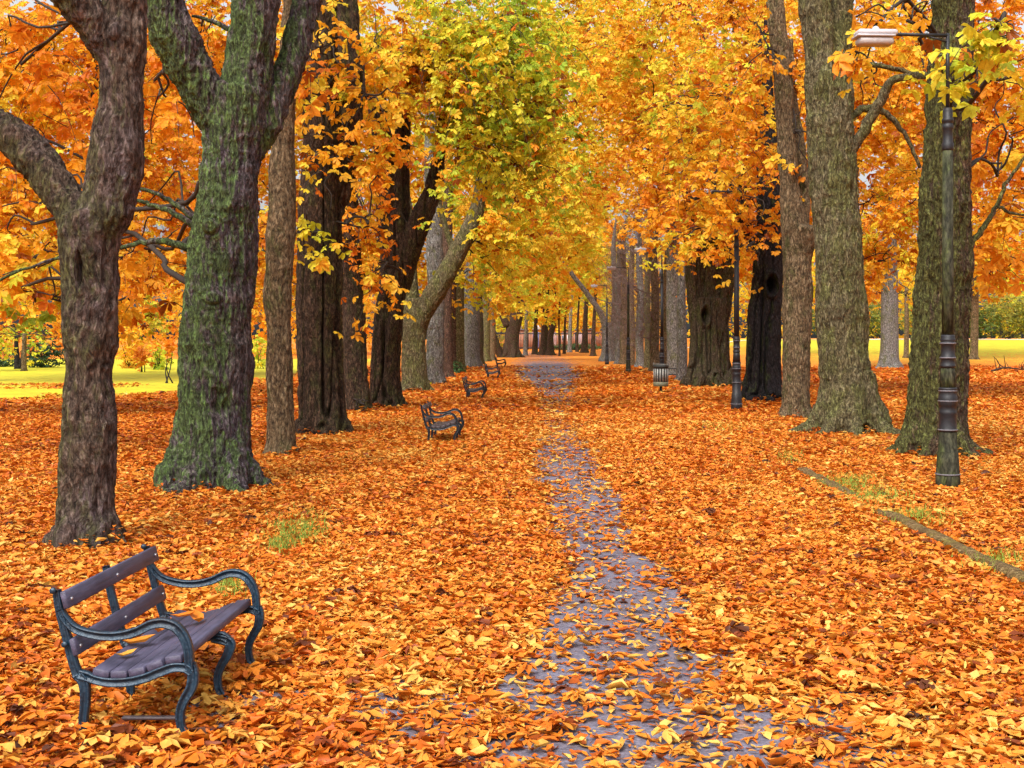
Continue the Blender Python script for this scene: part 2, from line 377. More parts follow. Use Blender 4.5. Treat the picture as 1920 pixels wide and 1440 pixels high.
xs = np.unique(np.concatenate([-np.geomspace(34, 900, 16), np.arange(-34, 34.1, 1.0), np.geomspace(34, 900, 16)]))
ys = np.unique(np.concatenate([[-60, -30, -10], np.arange(-4, 180, 1.5), np.geomspace(180, 2000, 16)]))
g = link("ground", grid_mesh("ground", xs, ys, 0, None, {"bare": lambda x, y: np.zeros(len(x))}), M_GROUND)
tag(g, "orange leaf covered ground under the avenue trees", "ground", kind="structure")
PX0 = lambda y: np.interp(y, [0, 13.6, 60, 240], [-2.3, -2.45, -1.6, 3.5])
PX1 = lambda y: np.interp(y, [0, 20, 60, 240], [4.55, 4.65, 5.1, 11.5])
pys = np.concatenate([np.arange(-4, 30, 0.12), np.arange(30, 80, 0.35), np.arange(80, 205, 1.0)])
pu = np.linspace(0, 1, 71)
Yg, Ug = np.meshgrid(pys, pu, indexing='ij'); Xg = PX0(Yg) + (PX1(Yg) - PX0(Yg)) * Ug
idx = np.arange(Xg.size).reshape(Xg.shape)
q = np.stack([idx[:-1, :-1], idx[:-1, 1:], idx[1:, 1:], idx[1:, :-1]], -1).reshape(-1, 4)
v = np.stack([Xg, Yg, np.full_like(Xg, 0.006) + height(Xg, Yg)], -1).reshape(-1, 3)
pth = link("path", mesh_np("path", v, q, None, {"bare": bare(v[:, 0], v[:, 1]) * 1.15}, True), M_PATH)
tag(pth, "purple grey asphalt path half hidden under fallen leaves", "path", kind="structure")
def lawn_l(x, y): return (x < -9 - (y - 40) * 0.02) & (y > 33) & (y < 130) & (x > -140)
def lawn_r(x, y): return (x > 16 + (y - 60) * 0.1) & (y > 52) & (y < 260) & (x < 140)
def lawn_amt_l(x, y):
    a = smooth(-11, -16, x) * smooth(35, 54, y); return 1.45 * a * (0.66 + 0.55 * smooth(.35, .65, noise2(x, y, 0.1, 31))) * (1 - 0.4 * smooth(.5, .66, noise2(x * .4, y, 0.16, 33)) * (y < 62))
def lawn_amt_r(x, y):
    return smooth(18, 30, x - (y - 80) * 0.05) * smooth(88, 150, y) * (0.8 + 0.6 * noise2(x, y, 0.1, 41))
tag(link("lawn", grid_mesh("lawn", xs, ys, 0.012, lawn_l, {"bare": lawn_amt_l}), M_LAWN), "yellow green lawn beyond the left row of trees", "lawn", kind="structure")
tag(link("lawn", grid_mesh("lawn", xs, ys, 0.012, lawn_r, {"bare": lawn_amt_r}), M_LAWN), "yellow green lawn beyond the right row of trees", "lawn", kind="structure")
fp_pts = [(x, 163.0 + 0.02 * x) for x in np.linspace(22, 150, 60)]
mb = MB(); a = np.array([(x, y - 1.6, height(x, y - 1.6) + 0.05) for x, y in fp_pts]); c = np.array([(x, y + 1.6, height(x, y + 1.6) + 0.05) for x, y in fp_pts])
n_ = len(a); mb.add(np.vstack([a, c]), [(i, i + 1, n_ + i + 1, n_ + i) for i in range(n_ - 1)])
M_PALE = simple("pale_gravel", (0.75, 0.66, 0.58), 0.9, 0.15, 3)
tag(mb.build("path", M_PALE), "pale gravel path crossing behind the right lawn", "path", kind="structure")

# ------------------------------------------------------------------ leaves
def tri_leaflet(L=1.0, W=0.2, fold=0.07, droop=0.25):
    """6-vertex folded leaflet along +x: base, r1, r2, tip, l2, l1"""
    return np.array([(0, 0, 0), (.45*L, -W*.62, fold - droop*.15*L), (.78*L, -W, fold - droop*.5*L), (L, 0, -droop*L), (.78*L, W, fold - droop*.5*L), (.45*L, W*.62, fold - droop*.15*L)])
def palmate(nl, seed):
    r = np.random.default_rng(seed); V = []; Q = []
    angs = np.linspace(-88, 88, nl) if nl > 3 else np.array((-62, 0, 62.))
    for k, a in enumerate(angs):
        a = R(a + r.uniform(-9, 9)); L = (1.0 - 0.38 * abs(angs[k]) / 90) * r.uniform(.88, 1.1)
        W = (0.25 if nl > 3 else 0.34) * L * r.uniform(.9, 1.2)
        t = tri_leaflet(L, W, 0.06 * r.uniform(.4, 1.5), r.uniform(.1, .5))
        c, s = math.cos(a), math.sin(a)
        t = np.stack([t[:, 0]*c - t[:, 1]*s, t[:, 0]*s + t[:, 1]*c, t[:, 2]], -1)
        b = len(V) * 6; V.append(t); Q += [(b, b+1, b+2, b+3), (b, b+3, b+4, b+5)]
    return np.vstack(V), np.array(Q)
PALMS = {5: [palmate(5, s) for s in (1, 2, 3, 4)], 3: [palmate(3, s) for s in (5, 6, 7)]}
def norm(a): return a / (np.linalg.norm(a, axis=-1, keepdims=True) + 1e-9)
def instance(tpl, pos, d, nrm, size, jit=0.0, rg=rng):
    V, Q = tpl; d = norm(d); side = norm(np.cross(nrm, d)); nn = np.cross(d, side)
    T = np.repeat(V[None], len(pos), 0)
    if jit: T = T + rg.normal(0, jit, T.shape)
    v = pos[:, None] + size[:, None, None] * (T[..., 0:1]*d[:, None] + T[..., 1:2]*side[:, None] + T[..., 2:3]*nn[:, None])
    q = Q[None] + (np.arange(len(pos)) * len(V))[:, None, None]
    return v.reshape(-1, 3), q.reshape(-1, 4)
class Leaves:
    def __init__(s): s.v = []; s.q = []; s.t = []; s.n = 0
    def add(s, pos, d, nrm, size, tone, lod=5, jit=0.03):
        pick = rng.integers(0, len(PALMS[lod]), len(pos))
        for k, tpl in enumerate(PALMS[lod]):
            m = pick == k
            if not m.any(): continue
            v, q = instance(tpl, pos[m], d[m], nrm[m], size[m], jit)
            s.v.append(v); s.q.append(q + s.n); s.t.append(np.repeat(tone[m], len(tpl[0]))); s.n += len(v)
    def build(s, name, mat, parent, off):
        me = mesh_np(name, np.vstack(s.v) - off, np.vstack(s.q), None, {"tone": np.concatenate(s.t)})
        return link(name, me, mat, parent)

LEAFN = [0]
def foliage(root, off, blobs, wood, rg, leaf=0.30, attach=None, twigr=1.0, hang=1.0):
    """blobs: (centre, radii, tone, tone_spread, layers) in world space; sprays of hanging leaves on twigs"""
    lv = Leaves()
    for (c, rad, tone, spread, layers) in blobs:
        c = np.asarray(c, float); rad = np.asarray(rad, float); z = c[1]
        L = leaf * (.92 if z < 26 else .80 if z < 45 else (.98 if z < 75 else (1.4 if z < 110 else 1.7)))
        lod = 5 if z < 62 else 3
        n = int(layers * math.pi * rad[0] * rad[2] / (0.62 * L * L))
        per = 13 if z < 62 else 20
        ns = max(3, n // per)
        u = rg.normal(size=(ns, 3)); u = norm(u) * (rg.random(ns) ** (1 / 2.2))[:, None]
        # uneven outline: clumps pull the sprays together
        st = c + u * rad
        clump = vnoise(st * 0.55 + 11); st = st[(clump > 0.28) | (rg.random(ns) < 0.45)]; ns = len(st)
        out = norm(np.stack([u[:ns, 0], u[:ns, 1], 0 * u[:ns, 0]], -1) + rg.normal(0, .5, (ns, 3)) * (1, 1, .3))
        ln = hang * rg.uniform(.7, 1.5, ns) * (1 if z < 62 else 1.5) * min(1.0, rad.min() / 1.2 + .3)
        tt = rg.random((ns, per)); tl = tt * ln[:, None]
        pos = st[:, None] + out[:, None] * tl[..., None] * .8; pos[..., 2] -= .55 * hang * tl * tt + 0.05
        pos = pos + rg.normal(0, .16 * (1 if z < 62 else 1.7), pos.shape)
        stone = tone + .03 + rg.normal(0, spread, ns) + (vnoise(st * 0.35) - .5) * (.35 if tone < .6 else .22)
        tn = stone[:, None] + rg.normal(0, .07, (ns, per))
        tn = np.where(rg.random(tn.shape) < .12, rg.random(tn.shape) ** 1.6 * .9, tn)  # some leaves redrawn mostly darker; the browns imitate shadow gaps between leaves
        pos = pos.reshape(-1, 3); m = len(pos)
        az = rg.uniform(0, 2*math.pi, m); dn = rg.uniform(-1.1, 0.15, m)
        d = np.stack([np.cos(az), np.sin(az), dn], -1)
        nrm = np.stack([rg.normal(0, .45, m), rg.normal(-.35, .5, m), np.full(m, 1.0)], -1)
        keep = pos[:, 2] > 0.25
        lv.add(pos[keep], d[keep], nrm[keep], (L * rg.uniform(.62, 1.12, m))[keep], np.clip(tn.reshape(-1), 0, 1)[keep], lod)
        LEAFN[0] += m
        if wood is not None:
            sub = np.arange(ns) if z < 40 else np.arange(0, ns, 2)
            for i in sub:
                t = np.linspace(0, 1, 4)[:, None]
                p = st[i] + out[i] * ln[i] * .8 * t; p[:, 2] -= .55 * hang * ln[i] * t[:, 0] ** 2
                wood.tube(p, np.linspace(.011, .004, 4) * twigr * (1 if z < 45 else 1.6), 3, False)
            if attach is not None:
                lw = MB()
                a = attach[np.argmin(np.linalg.norm(attach - c, axis=1) + np.maximum(0, attach[:, 2] - c[2]) * .2)]
                def limb(p0, p1, r0, r1, k=7):
                    t = np.linspace(0, 1, k)[:, None]; p = p0 + (p1 - p0) * t
                    ln_ = np.linalg.norm(p1 - p0); p[1:-1] += rg.normal(0, .06 * ln_ ** .8, (k - 2, 3)); p[:, 2] += np.sin(t[:, 0] * math.pi) * .1 * ln_
                    p = catmull(p, 3); lw.tube(p, np.linspace(r0, r1, len(p)), 6, False)
                    return p
                dist = np.linalg.norm(c - a); r0 = .022 + .0045 * dist
                main = limb(a, c, r0, .03)
                for k in range(5):
                    p1 = c + norm(rg.normal(size=3)) * rad * .85
                    limb(main[rg.integers(len(main) // 3, len(main))], p1, .025, .008, 6)
                o = lw.build('limb', M_TWIG, root, True); o.data.transform(Matrix.Translation(Vector(-np.asarray(off))))
    if lv.n: lv.build("crown", M_LEAF, root, off)

# ------------------------------------------------------------------ trunks
def trunk_paths(z, paths, off):
    out = []
    for path in paths:
        dz = 0.0
        if isinstance(path[0], (int, float)): dz = path[0]; path = path[1:]
        pts = np.array([np.append(P(a, b, z), w_ * z / F / 2 * (.91 if z < 62 else .97)) for a, b, w_ in path])
        pts[:, 1] += np.linspace(0, dz, len(pts)) if dz else 0
        pts[:, :3] -= off; out.append(pts)
    return out
def build_trunk(root, z, paths, mat, off, rg, roots=6, flare=0.0, voxel=0.03, lump=0.035, ridge=0.02, flutes=0, holes=(), remesh=True, rootlen=1.0):
    mb = MB(); pp = trunk_paths(z, paths, off); allp = []
    for k, p in enumerate(pp):
        q = catmull(p, 8)
        if k == 0:
            q[0, 2] = min(q[0, 2], -0.25); R0 = p[1, 3]
        rr = np.clip(q[:, 3], .006, None)
        mb.tube(q[:, :3], rr, 22 if z < 60 else 12); allp.append(q[:, :3])
    base = pp[0]; R0 = base[1, 3]
    for k in range(roots):
        a = 2 * math.pi * (k + rg.uniform(-.25, .25)) / roots; ln = R0 * rg.uniform(1.2, 2.15) * rootlen
        d = np.array((math.cos(a), math.sin(a), 0)); h = R0 * rg.uniform(.8, 2.1); e_ = np.array((-math.sin(a), math.cos(a), 0)) * R0 * rg.normal(0, .22)
        c0 = np.array((base[1, 0], base[1, 1], 0))
        p = np.array([c0 + d*R0*.55 + (0, 0, h), c0 + d*R0*.8 + (0, 0, h*.45), c0 + d*R0*1.15 + e_*.5 + (0, 0, h*.13), c0 + d*ln + e_*1.6 + (0, 0, -.10)])
        mb.tube(catmull(p, 4), np.interp(np.linspace(0, 1, 13), [0, .5, 1], [R0*.34, R0*.36, R0*.13]), 10)
    if flutes:
        c0 = np.array((base[1, 0], base[1, 1])); top = base[-1]
        for k in range(flutes):
            a = 2 * math.pi * (k + rg.uniform(-.2, .2)) / flutes; pts = []
            for f in (0, .12, .3, .55, .8, 1.0):
                i = f * (len(base) - 1); b0 = np.array([np.interp(i, range(len(base)), base[:, j]) for j in range(4)])
                a2 = a + f * rg.uniform(-.15, .25); rr = b0[3] * (.76 if f < .9 else .5)
                pts.append((b0[0] + math.cos(a2) * rr, b0[1] + math.sin(a2) * rr, b0[2] - (.1 if f == 0 else 0)))
            mb.tube(catmull(np.array(pts), 5), np.interp(np.linspace(0, 1, 26), [0, .2, 1], np.array([.42, .27, .16]) * R0), 10)
    o = mb.build("trunk", mat, root, True)
    if remesh:
        md = o.modifiers.new("r", 'REMESH'); md.mode = 'VOXEL'; md.voxel_size = voxel
        sm = o.modifiers.new("s", 'SMOOTH'); sm.iterations = int(3 + .05 / voxel); sm.factor = .5
        dg = bpy.context.evaluated_depsgraph_get(); dg.update()
        me = bpy.data.meshes.new_from_object(o.evaluated_get(dg)); o.modifiers.clear(); old = o.data; o.data = me; bpy.data.meshes.remove(old)
        me.name = "trunk"
    me = o.data; nv = len(me.vertices); co = np.empty(nv * 3, np.float32); no = np.empty(nv * 3, np.float32)
    me.vertices.foreach_get("co", co); me.vertices.foreach_get("normal", no); co = co.reshape(-1, 3).astype(float); no = no.reshape(-1, 3)
    wp = co + off
    if remesh:
        dsp = (vnoise(wp * 1.7) - .5) * 2 * lump + (vnoise(wp * 4.3 + 5) - .5) * lump
        rd = 1 - np.abs(2 * vnoise(wp * np.array((8.5, 8.5, 1.6)) + 3) - 1); dsp += (rd - .6) * ridge * 1.6
        rd = 1 - np.abs(2 * vnoise(wp * np.array((17, 17, 5.)) + 9) - 1); dsp += (rd - .6) * ridge * 1.5
        rd = 1 - np.abs(2 * vnoise(wp * np.array((33, 33, 13.)) + 19) - 1); dsp += (rd - .6) * ridge * .8
        co = co + no * dsp[:, None]
    if flutes:
        fu = np.abs(2 * vnoise(wp * np.array((4.6, 4.6, .20)) + 31) - 1); up = 1 - smooth(1.0, 7.5, wp[:, 2]) * .6
        co = co - no * ((1 - smooth(0, .17, fu)) * .24 * up)[:, None]
    for (hx, hy, hw, hh, dep) in holes:
        c = P(hx, hy, z); sx, sz = hw * z / F, hh * z / F
        e = np.sqrt(((wp[:, 0] - c[0]) / sx) ** 2 + ((wp[:, 2] - c[2]) / sz) ** 2)
        fr = np.clip(-no[:, 1] * 1.5, 0, 1) * (wp[:, 1] < off[1] + .2)
        co[:, 1] += fr * (dep * (1 - smooth(.45, .95, e)) - abs(dep) * .28 * np.exp(-((e - 1.15) / .22) ** 2))
    me.vertices.foreach_set("co", co.astype(np.float32).ravel())
    me.polygons.foreach_set("use_smooth", np.ones(len(me.polygons), bool)); me.update()
    return np.vstack(allp) + off

TREES = []
def tree(name, label, z, paths, mat, blobs=(), roots=6, voxel=.03, group=None, branches=(), leaf=.30, twigm=None, tone_sp=.10, hang=1.15, **kw):
    bx, by = paths[0][0][0], paths[0][0][1]
    off = P(bx, HY, z); off[2] = float(height(off[0], off[1]))
    rg = np.random.default_rng(int(abs(bx * 7 + z * 13)))
    root = empty(name, off, label, "tree", group)
    att = build_trunk(root, z, paths, mat, off, rg, roots, voxel=voxel, remesh=kw.pop('remesh', z < 62), **kw)
    wood = MB()
    for br in branches:
        p = trunk_paths(z, [br], np.zeros(3))[0]; q = catmull(p, 6)
        q[1:-1, :3] += rg.normal(0, .012, (len(q) - 2, 3)); bw = MB(); bw.tube(q[:, :3], np.clip(q[:, 3], .006, None), 8)
        o = bw.build('branch', twigm or mat, root, True); o.data.transform(Matrix.Translation(Vector(-off)))
    bl = []
    for b in blobs:
        px, py, zz, rx, ry, rz, tone, lay = b[:8]
        c = P(px, py, zz); c[1] = zz; bl.append((c, (rx*zz/F, rz, ry*zz/F), tone, tone_sp, lay))
    foliage(root, off, bl, wood, rg, leaf, att, hang=hang)
    if wood.n:
        o = wood.build("twigs", M_TWIG, root, True); o["kind"] = "stuff"
        o.data.transform(Matrix.Translation(Vector(-off)))
    TREES.append((name, off, max(.25, (paths[0][1][2] if len(paths[0]) > 1 else 20) * z / F / 2))); return root

GL = "trees of the left avenue row"; GR = "trees of the right avenue row"
CH = "chestnut_tree"
tree(CH, "lilac brown forked tree just behind the nearest bench", 12.94,
     [[(168,1030,150),(166,985,120),(166,920,108),(166,800,100),(166,650,98),(168,520,106),(164,440,120),(160,400,110)],
      [(166,460,90),(190,400,100),(212,330,98),(221,250,96),(228,150,92),(228,80,100),(232,20,80),(240,-60,76),(245,-170,70)],
      [-.6,(222,120,70),(185,50,72),(150,5,62),(110,-50,58),(60,-130,50)],
      [.5,(160,460,90),(130,400,86),(95,350,76),(45,290,70),(0,246,66),(-50,215,60),(-140,190,52)]],
     B_LILAC, [(140,-230,13.2,300,110,2,.45,1.3)], roots=7, voxel=.016, group=GL, lump=.045, ridge=.026,
     holes=((228,70,16,22,-.06),(165,510,6,40,.12)))
tree(CH, "big green mossy tree with flared base, second from the left in the front", 18.1,
     [[(388,915,190),(394,870,168),(400,790,152),(404,700,142),(408,600,138),(415,500,130),(424,400,124),(434,300,120),(442,230,128),(452,170,118)],
      [-.7,(435,280,70),(395,200,82),(355,120,84),(325,40,84),(300,-50,80),(270,-150,70)],
      [(446,230,95),(462,150,98),(472,70,96),(478,0,92),(488,-120,88)],
      [.8,(470,290,50),(505,200,64),(538,100,60),(558,0,56),(580,-110,50)]],
     B_MOSSY, [(40,120,22,150,170,1.8,.36,1.6),(290,150,22,110,170,1.8,.36,1.0),(60,420,22.5,150,120,1.6,.44,1.6),(280,480,23,80,110,1.5,.4,1.6),(40,540,23,90,40,1.2,.72,.8),(430,-230,18.5,260,120,2,.45,1.2)],
     roots=7, voxel=.017, group=GL, lump=.045, ridge=.034, holes=((410,430,20,18,-.10),(415,560,24,16,-.08)),
     branches=[[(380,425,14),(350,397,12),(300,366,9),(258,355,7),(200,350,5)],[(380,430,16),(330,402,13),(290,385,10),(255,378,8),(150,390,5)],
               [(372,470,18),(300,452,14),(240,460,9),(120,480,6),(0,525,6)],[(440,60,14),(400,40,9),(360,30,6)],[(420,260,8),(440,200,6),(470,170,4),(490,150,3)]])
tree(CH, "slim pale tan tree just right of the big mossy tree", 22.9,
     [[(526,858,62),(526,820,55),(525,700,54),(523,600,54),(522,500,56),(528,400,54),(530,300,50),(533,200,48),(542,100,45),(552,0,42),(560,-90,38)]],
     B_TAN, [(560,150,22.6,60,110,1.2,.55,.6),(530,-160,23,120,100,1.5,.5,1.2)], roots=5, voxel=.017, group=GL, lump=.03, ridge=.015)
tree(CH, "thick dark brown trunk fronted by hanging orange and green leaves, left row", 28,
     [[(603,815,104),(603,785,96),(600,700,94),(598,600,92),(597,500,88),(600,400,86),(604,300,78),(602,200,70),(606,100,60),(605,0,54),(605,-90,46)],
      [(612,420,50),(645,330,44),(665,200,38),(660,60,32),(650,-60,28)]],
     B_DARK, [(600,90,26.8,70,110,.9,.50,1.1),(575,440,26.8,28,110,.7,.80,1.1),(610,300,26.9,70,110,.8,.48,.6),(690,180,27.5,100,190,1.3,.47,1.5),(690,420,27.2,40,150,.8,.42,1.1)],
     roots=8, group=GL, flutes=6)
tree(CH, "thin dark trunk between two thick dark trunks, low orange leaves at its foot", 36,
     [[(670,772,60),(668,735,50),(666,640,46),(660,540,44),(655,420,40),(650,270,36),(645,100,30),(640,-40,25)]],
     B_DARK, [(678,330,35,50,170,1.3,.45,1.5),(683,758,35.3,14,16,.2,.5,1.5)], roots=5, group=GL)
tree(CH, "dark multi stemmed tree spreading into several limbs, left row", 38.6,
     [[(722,765,74),(722,725,64),(724,670,60),(728,600,58),(738,530,56),(748,480,50)],
      [(738,560,48),(735,480,48),(728,400,48),(722,300,42),(708,200,36),(700,80,30)],
      [-.8,(745,540,52),(765,480,48),(792,410,44),(815,360,38),(826,300,30),(838,220,24)],
      [(746,540,44),(748,450,46),(750,330,38),(758,220,30),(770,100,24)]],
     B_DARK, [(800,80,36,170,130,2.2,.66,2.6),(800,150,36.3,120,90,1.8,.60,1.9),(940,130,35,130,190,2.2,.80,2.8),(860,60,35,120,120,2,.78,1.6),(930,260,36,90,130,1.8,.76,2.3),(1000,220,36,70,110,1.5,.86,2.2),(720,130,36.8,80,130,1.5,.47,1.5),(690,430,36.5,35,120,.8,.46,.8),(682,510,35,24,60,.5,.42,1.4),(930,40,37,160,80,2,.8,2.4)],
     roots=8, group=GL, flutes=7, tone_sp=.12, hang=1.45)
tree(CH, "green mossy tree whose thick curved limb leans right over the path", 50,
     [[(776,745,62),(776,705,52),(775,640,48),(778,590,50),(780,560,46)],
      [(775,600,34),(768,520,32),(760,430,30),(755,320,26),(750,200,22)],
      [-.8,(782,610,40),(800,575,42),(822,540,42),(850,490,38),(876,440,34),(896,390,28),(906,320,20),(915,240,14)],
      [-.3,(850,470,16),(840,440,13),(828,400,10),(824,370,8)]],
     B_GREEN, [(960,360,51,110,120,3,.69,2.8),(1040,330,56,70,150,3,.68,2.6),(870,270,49,60,60,2,.66,1.2),(905,485,52,60,60,2,.80,1.4),(960,470,54,90,70,2.5,.66,2.0)], roots=6, group=GL)
tree(CH, "straight pale grey trunk behind the curved leaning limb", 57.5,
     [[(815,722,46),(815,695,38),(816,620,35),(818,540,34),(815,450,34),(812,380,30),(808,280,26),(806,150,20)]],
     B_GREY, [(880,200,60,120,200,3,.62,1.6),(960,250,62,110,200,3,.66,2.2)], roots=6, group=GL, voxel=.04)
tree(CH, "narrow red brown trunk beside the green shrub, left row", 68,
     [[(838,710,34),(837,690,27),(836,640,25),(836,580,24),(838,450,22),(842,300,18)]], B_RED, [(930,400,70,90,130,3,.65,2.2),(1010,330,72,90,150,3,.65,2.4)], group=GL)
tree(CH, "slim green grey trunk directly behind the green shrub", 84,
     [[(864,697,26),(863,680,20),(862,640,19),(862,560,18),(864,450,15)]], B_GREEN, [(930,520,86,70,70,3,.70,1.8),(900,400,86,60,120,3,.66,2)], group=GL)
tree(CH, "grey brown trunk beyond the green shrub, left row", 92,
     [[(886,690,38),(886,670,30),(886,620,28),(888,550,25),(888,470,22),(890,380,18)]], B_GREY, [(980,450,95,80,110,4,.65,2.4)], group=GL)
tree(CH, "thin mossy trunk left of the farthest bench", 116,
     [[(910,680,24),(910,665,19),(911,620,18),(912,560,15),(912,480,12)]], B_GREEN, [(960,540,118,70,50,4,.65,2),(1010,420,120,80,140,4,.65,2.4)], group=GL)
tree(CH, "thick far trunk with crooked head closing the left row", 140,
     [[(958,671,42),(958,658,32),(960,630,28),(966,595,30),(974,565,28),(982,540,20)],[(955,610,24),(940,580,18),(930,555,14)],[-1,(940,671,16),(925,630,14),(918,600,12)]],
     B_DARK, [(990,555,145,60,40,4,.67,2),(940,500,145,70,70,5,.65,2.4),(1040,480,150,90,110,5,.65,2.6)], group=GL)
far = [(1003,664,11,"narrow dark trunk left of the pair at the avenue's far end",165),(1020,670,18,"dark upright trunk in the middle of the far end group",160),
       (1032,668,15,"leaning tapered trunk at the far end, in front of the red wall",158),(1068,660,9,"straight grey trunk in front of the far railing",190),
       (1096,662,13,"right hand far trunk standing on orange leaves by the railing",185),
       (1058,664,6,"slender dark trunk between the thin young tree and the straight grey trunk",172),(1112,666,10,"slim dark trunk beside the trunk with the bare curved limb",150),
       (985,667,9,"slim trunk at the far end touching the crooked headed trunk",155),(1082,660,6,"slender trunk before the far hedge right of the path",195)]
for px, py, wd, lab, z in far:
    h = 634 + H * F / z
    tree(CH, lab, z, [[(px,h,wd*1.3),(px,h-12,wd),(px+1,h-40,wd*.8),(px+(8 if wd == 15 else 2),h-70,wd*.7),(px+6,h-130,wd*.5)]], B_DARK if wd != 9 else B_GREY,
         [(px + (px-1030)*.3, 520 - (px % 7) * 6, z + 3, 55, 60, 5, .72, 2.2), (px, 430, z + 3, 60, 80, 5, .66, 2)], roots=4, group="trees closing the far end of the avenue")
tree("young_tree", "very thin young tree near the middle of the avenue's far end", 150, [[(1049,668,5),(1049,650,4),(1048,600,3.5),(1050,560,3)]], B_DARK, [(1049,575,150,40,25,3,.78,1.5)], roots=0)

tree(CH, "mossy tree behind the nearest lamp post, right side", 22.9,
     [[(1752,857,140),(1755,815,120),(1758,740,112),(1762,650,108),(1768,560,108),(1772,450,104),(1774,300,92),(1780,200,88),(1785,100,84),(1788,0,80),(1792,-110,74)]],
     B_MOSSR, [(1640,50,20,80,40,.8,.68,.22),(1870,50,17.5,60,34,.7,.70,.55),(1870,130,19,60,60,.8,.66,.6),(1870,330,24,75,230,1.6,.42,1.4),(1790,120,20.5,50,50,.4,.72,.15),(1760,-190,23,220,100,2,.45,1.2)],
     roots=7, voxel=.018, group=GR, lump=.045, ridge=.036,
     branches=[[(1790,482,22),(1815,462,16),(1845,425,12),(1870,385,10),(1890,340,8),(1925,290,6)],[(1870,385,8),(1900,400,6),(1940,402,4)],[(1815,160,12),(1860,150,9),(1930,140,6)]])
tree(CH, "tall green brown tree with wide root flare and two stems at the top", 28.4,
     [[(1590,815,150),(1590,780,124),(1585,700,104),(1578,600,98),(1574,500,92),(1568,400,92),(1560,300,92),(1556,200,94),(1552,140,94)],
      [(1545,180,66),(1537,80,66),(1527,0,62),(1518,-110,56)],[.3,(1568,180,50),(1576,80,48),(1583,0,42),(1592,-110,38)]],
     B_GREEN, [(1640,120,29,90,110,1.5,.52,.7),(1600,-190,29,200,100,2,.5,1.2)], roots=8, voxel=.02, group=GR, lump=.05, ridge=.03, rootlen=1.25,
     holes=((1606,797,9,9,.12),),
     branches=[[(1562,138,18),(1578,125,14),(1605,119,13),(1650,123,11),(1700,135,10),(1740,138,8)],[(1590,222,16),(1625,203,16),(1662,214,13),(1700,258,9),(1725,315,7)],
               [-1,(1580,300,24),(1610,255,24),(1640,195,22),(1660,162,16),(1735,158,11)]])
tree(CH, "slim grey tree with a pink broken stub left of the two stemmed tree", 33.5,
     [[(1494,785,62),(1493,755,56),(1493,700,54),(1494,600,56),(1496,500,56),(1490,430,54),(1480,350,40),(1474,260,37),(1469,160,34),(1457,50,34),(1450,-60,32)],
      [-.3,(1496,500,46),(1504,460,44),(1508,425,40)],[.8,(1498,470,34),(1510,380,28),(1506,280,26),(1494,180,24),(1490,60,20)]],
     B_TAN, [(1440,90,33,70,110,1.5,.5,.9),(1500,250,33,50,120,1.2,.5,.35)], roots=5, group=GR)
tree(CH, "almost black trunk with an oval hollow, right row", 42,
     [[(1430,757,84),(1430,725,74),(1431,660,70),(1434,590,68),(1440,500,60),(1442,420,52),(1446,330,46),(1436,230,40),(1430,150,34),(1425,40,28)],
      [(1436,480,44),(1410,440,30),(1390,400,24),(1370,330,18)]],
     B_BLACK, [(1370,180,39,120,190,2.4,.48,2.4),(1390,360,35.5,60,90,1,.52,1.5),(1310,360,35.5,55,65,1,.5,1.8),(1290,450,39,60,55,1.5,.52,1.6),(1400,470,38,40,50,1,.5,1.2),(1400,380,40,70,80,1.6,.46,1.6),(1470,150,44,90,160,1.8,.46,1.4),(1285,200,42,90,150,2.2,.5,2.0),(1320,420,41,45,55,1.5,.48,1.6)],
     roots=8, group=GR, flutes=6, holes=((1441,535,11,20,.5),))
tree(CH, "fluted many stemmed brown trunk with a hollow, right row", 55,
     [[(1330,727,98),(1329,700,86),(1330,650,80),(1330,600,78),(1332,560,78)],
      [(1312,600,44),(1303,520,38),(1297,440,32),(1290,320,26)],[-.5,(1346,600,46),(1360,520,40),(1378,450,34),(1398,370,26)],[(1330,580,44),(1332,480,36),(1336,380,28)]],
     bark("bark_fluted", (0.06, 0.047, 0.028), (0.21, 0.165, 0.11), .42, (-.6, 0, -.4), (.10, .12, .03), patch=(.22,.16,.13)),
     [(1240,330,52,70,100,2.5,.5,2.4),(1210,120,54,110,160,3,.54,2.4),(1340,300,52,100,170,2.5,.48,2.0)], roots=9, group=GR, flutes=8, voxel=.035, holes=((1318,592,8,18,.45),))
tree(CH, "lilac grey trunk just right of the litter bin", 70,
     [[(1266,707,40),(1265,685,31),(1264,640,29),(1262,560,27),(1262,480,25),(1260,380,22)]], B_GREY, [(1190,230,68,110,150,3,.55,2.2),(1130,140,70,110,150,3,.56,2.4),(1230,390,66,40,40,1.5,.55,.8)], group=GR)
tree(CH, "far trunk with a curved bare limb reaching left over the path", 116,
     [[(1138,678,34),(1139,662,25),(1139,635,22),(1138,605,18)],[-1,(1138,625,15),(1126,588,12),(1098,548,10),(1070,512,8.5),(1050,475,7),(1040,440,5)]],
     B_GREY, [(1100,350,112,60,90,4,.6,2.2),(1040,300,105,90,140,5,.65,2.8),(1060,120,110,130,160,6,.66,3),(1080,30,90,140,120,5,.66,2.6),(1090,450,122,60,110,4,.65,2.4),(1190,300,134,110,160,6,.52,2.4),(1130,330,98,55,90,4,.56,2.0)], group=GR)
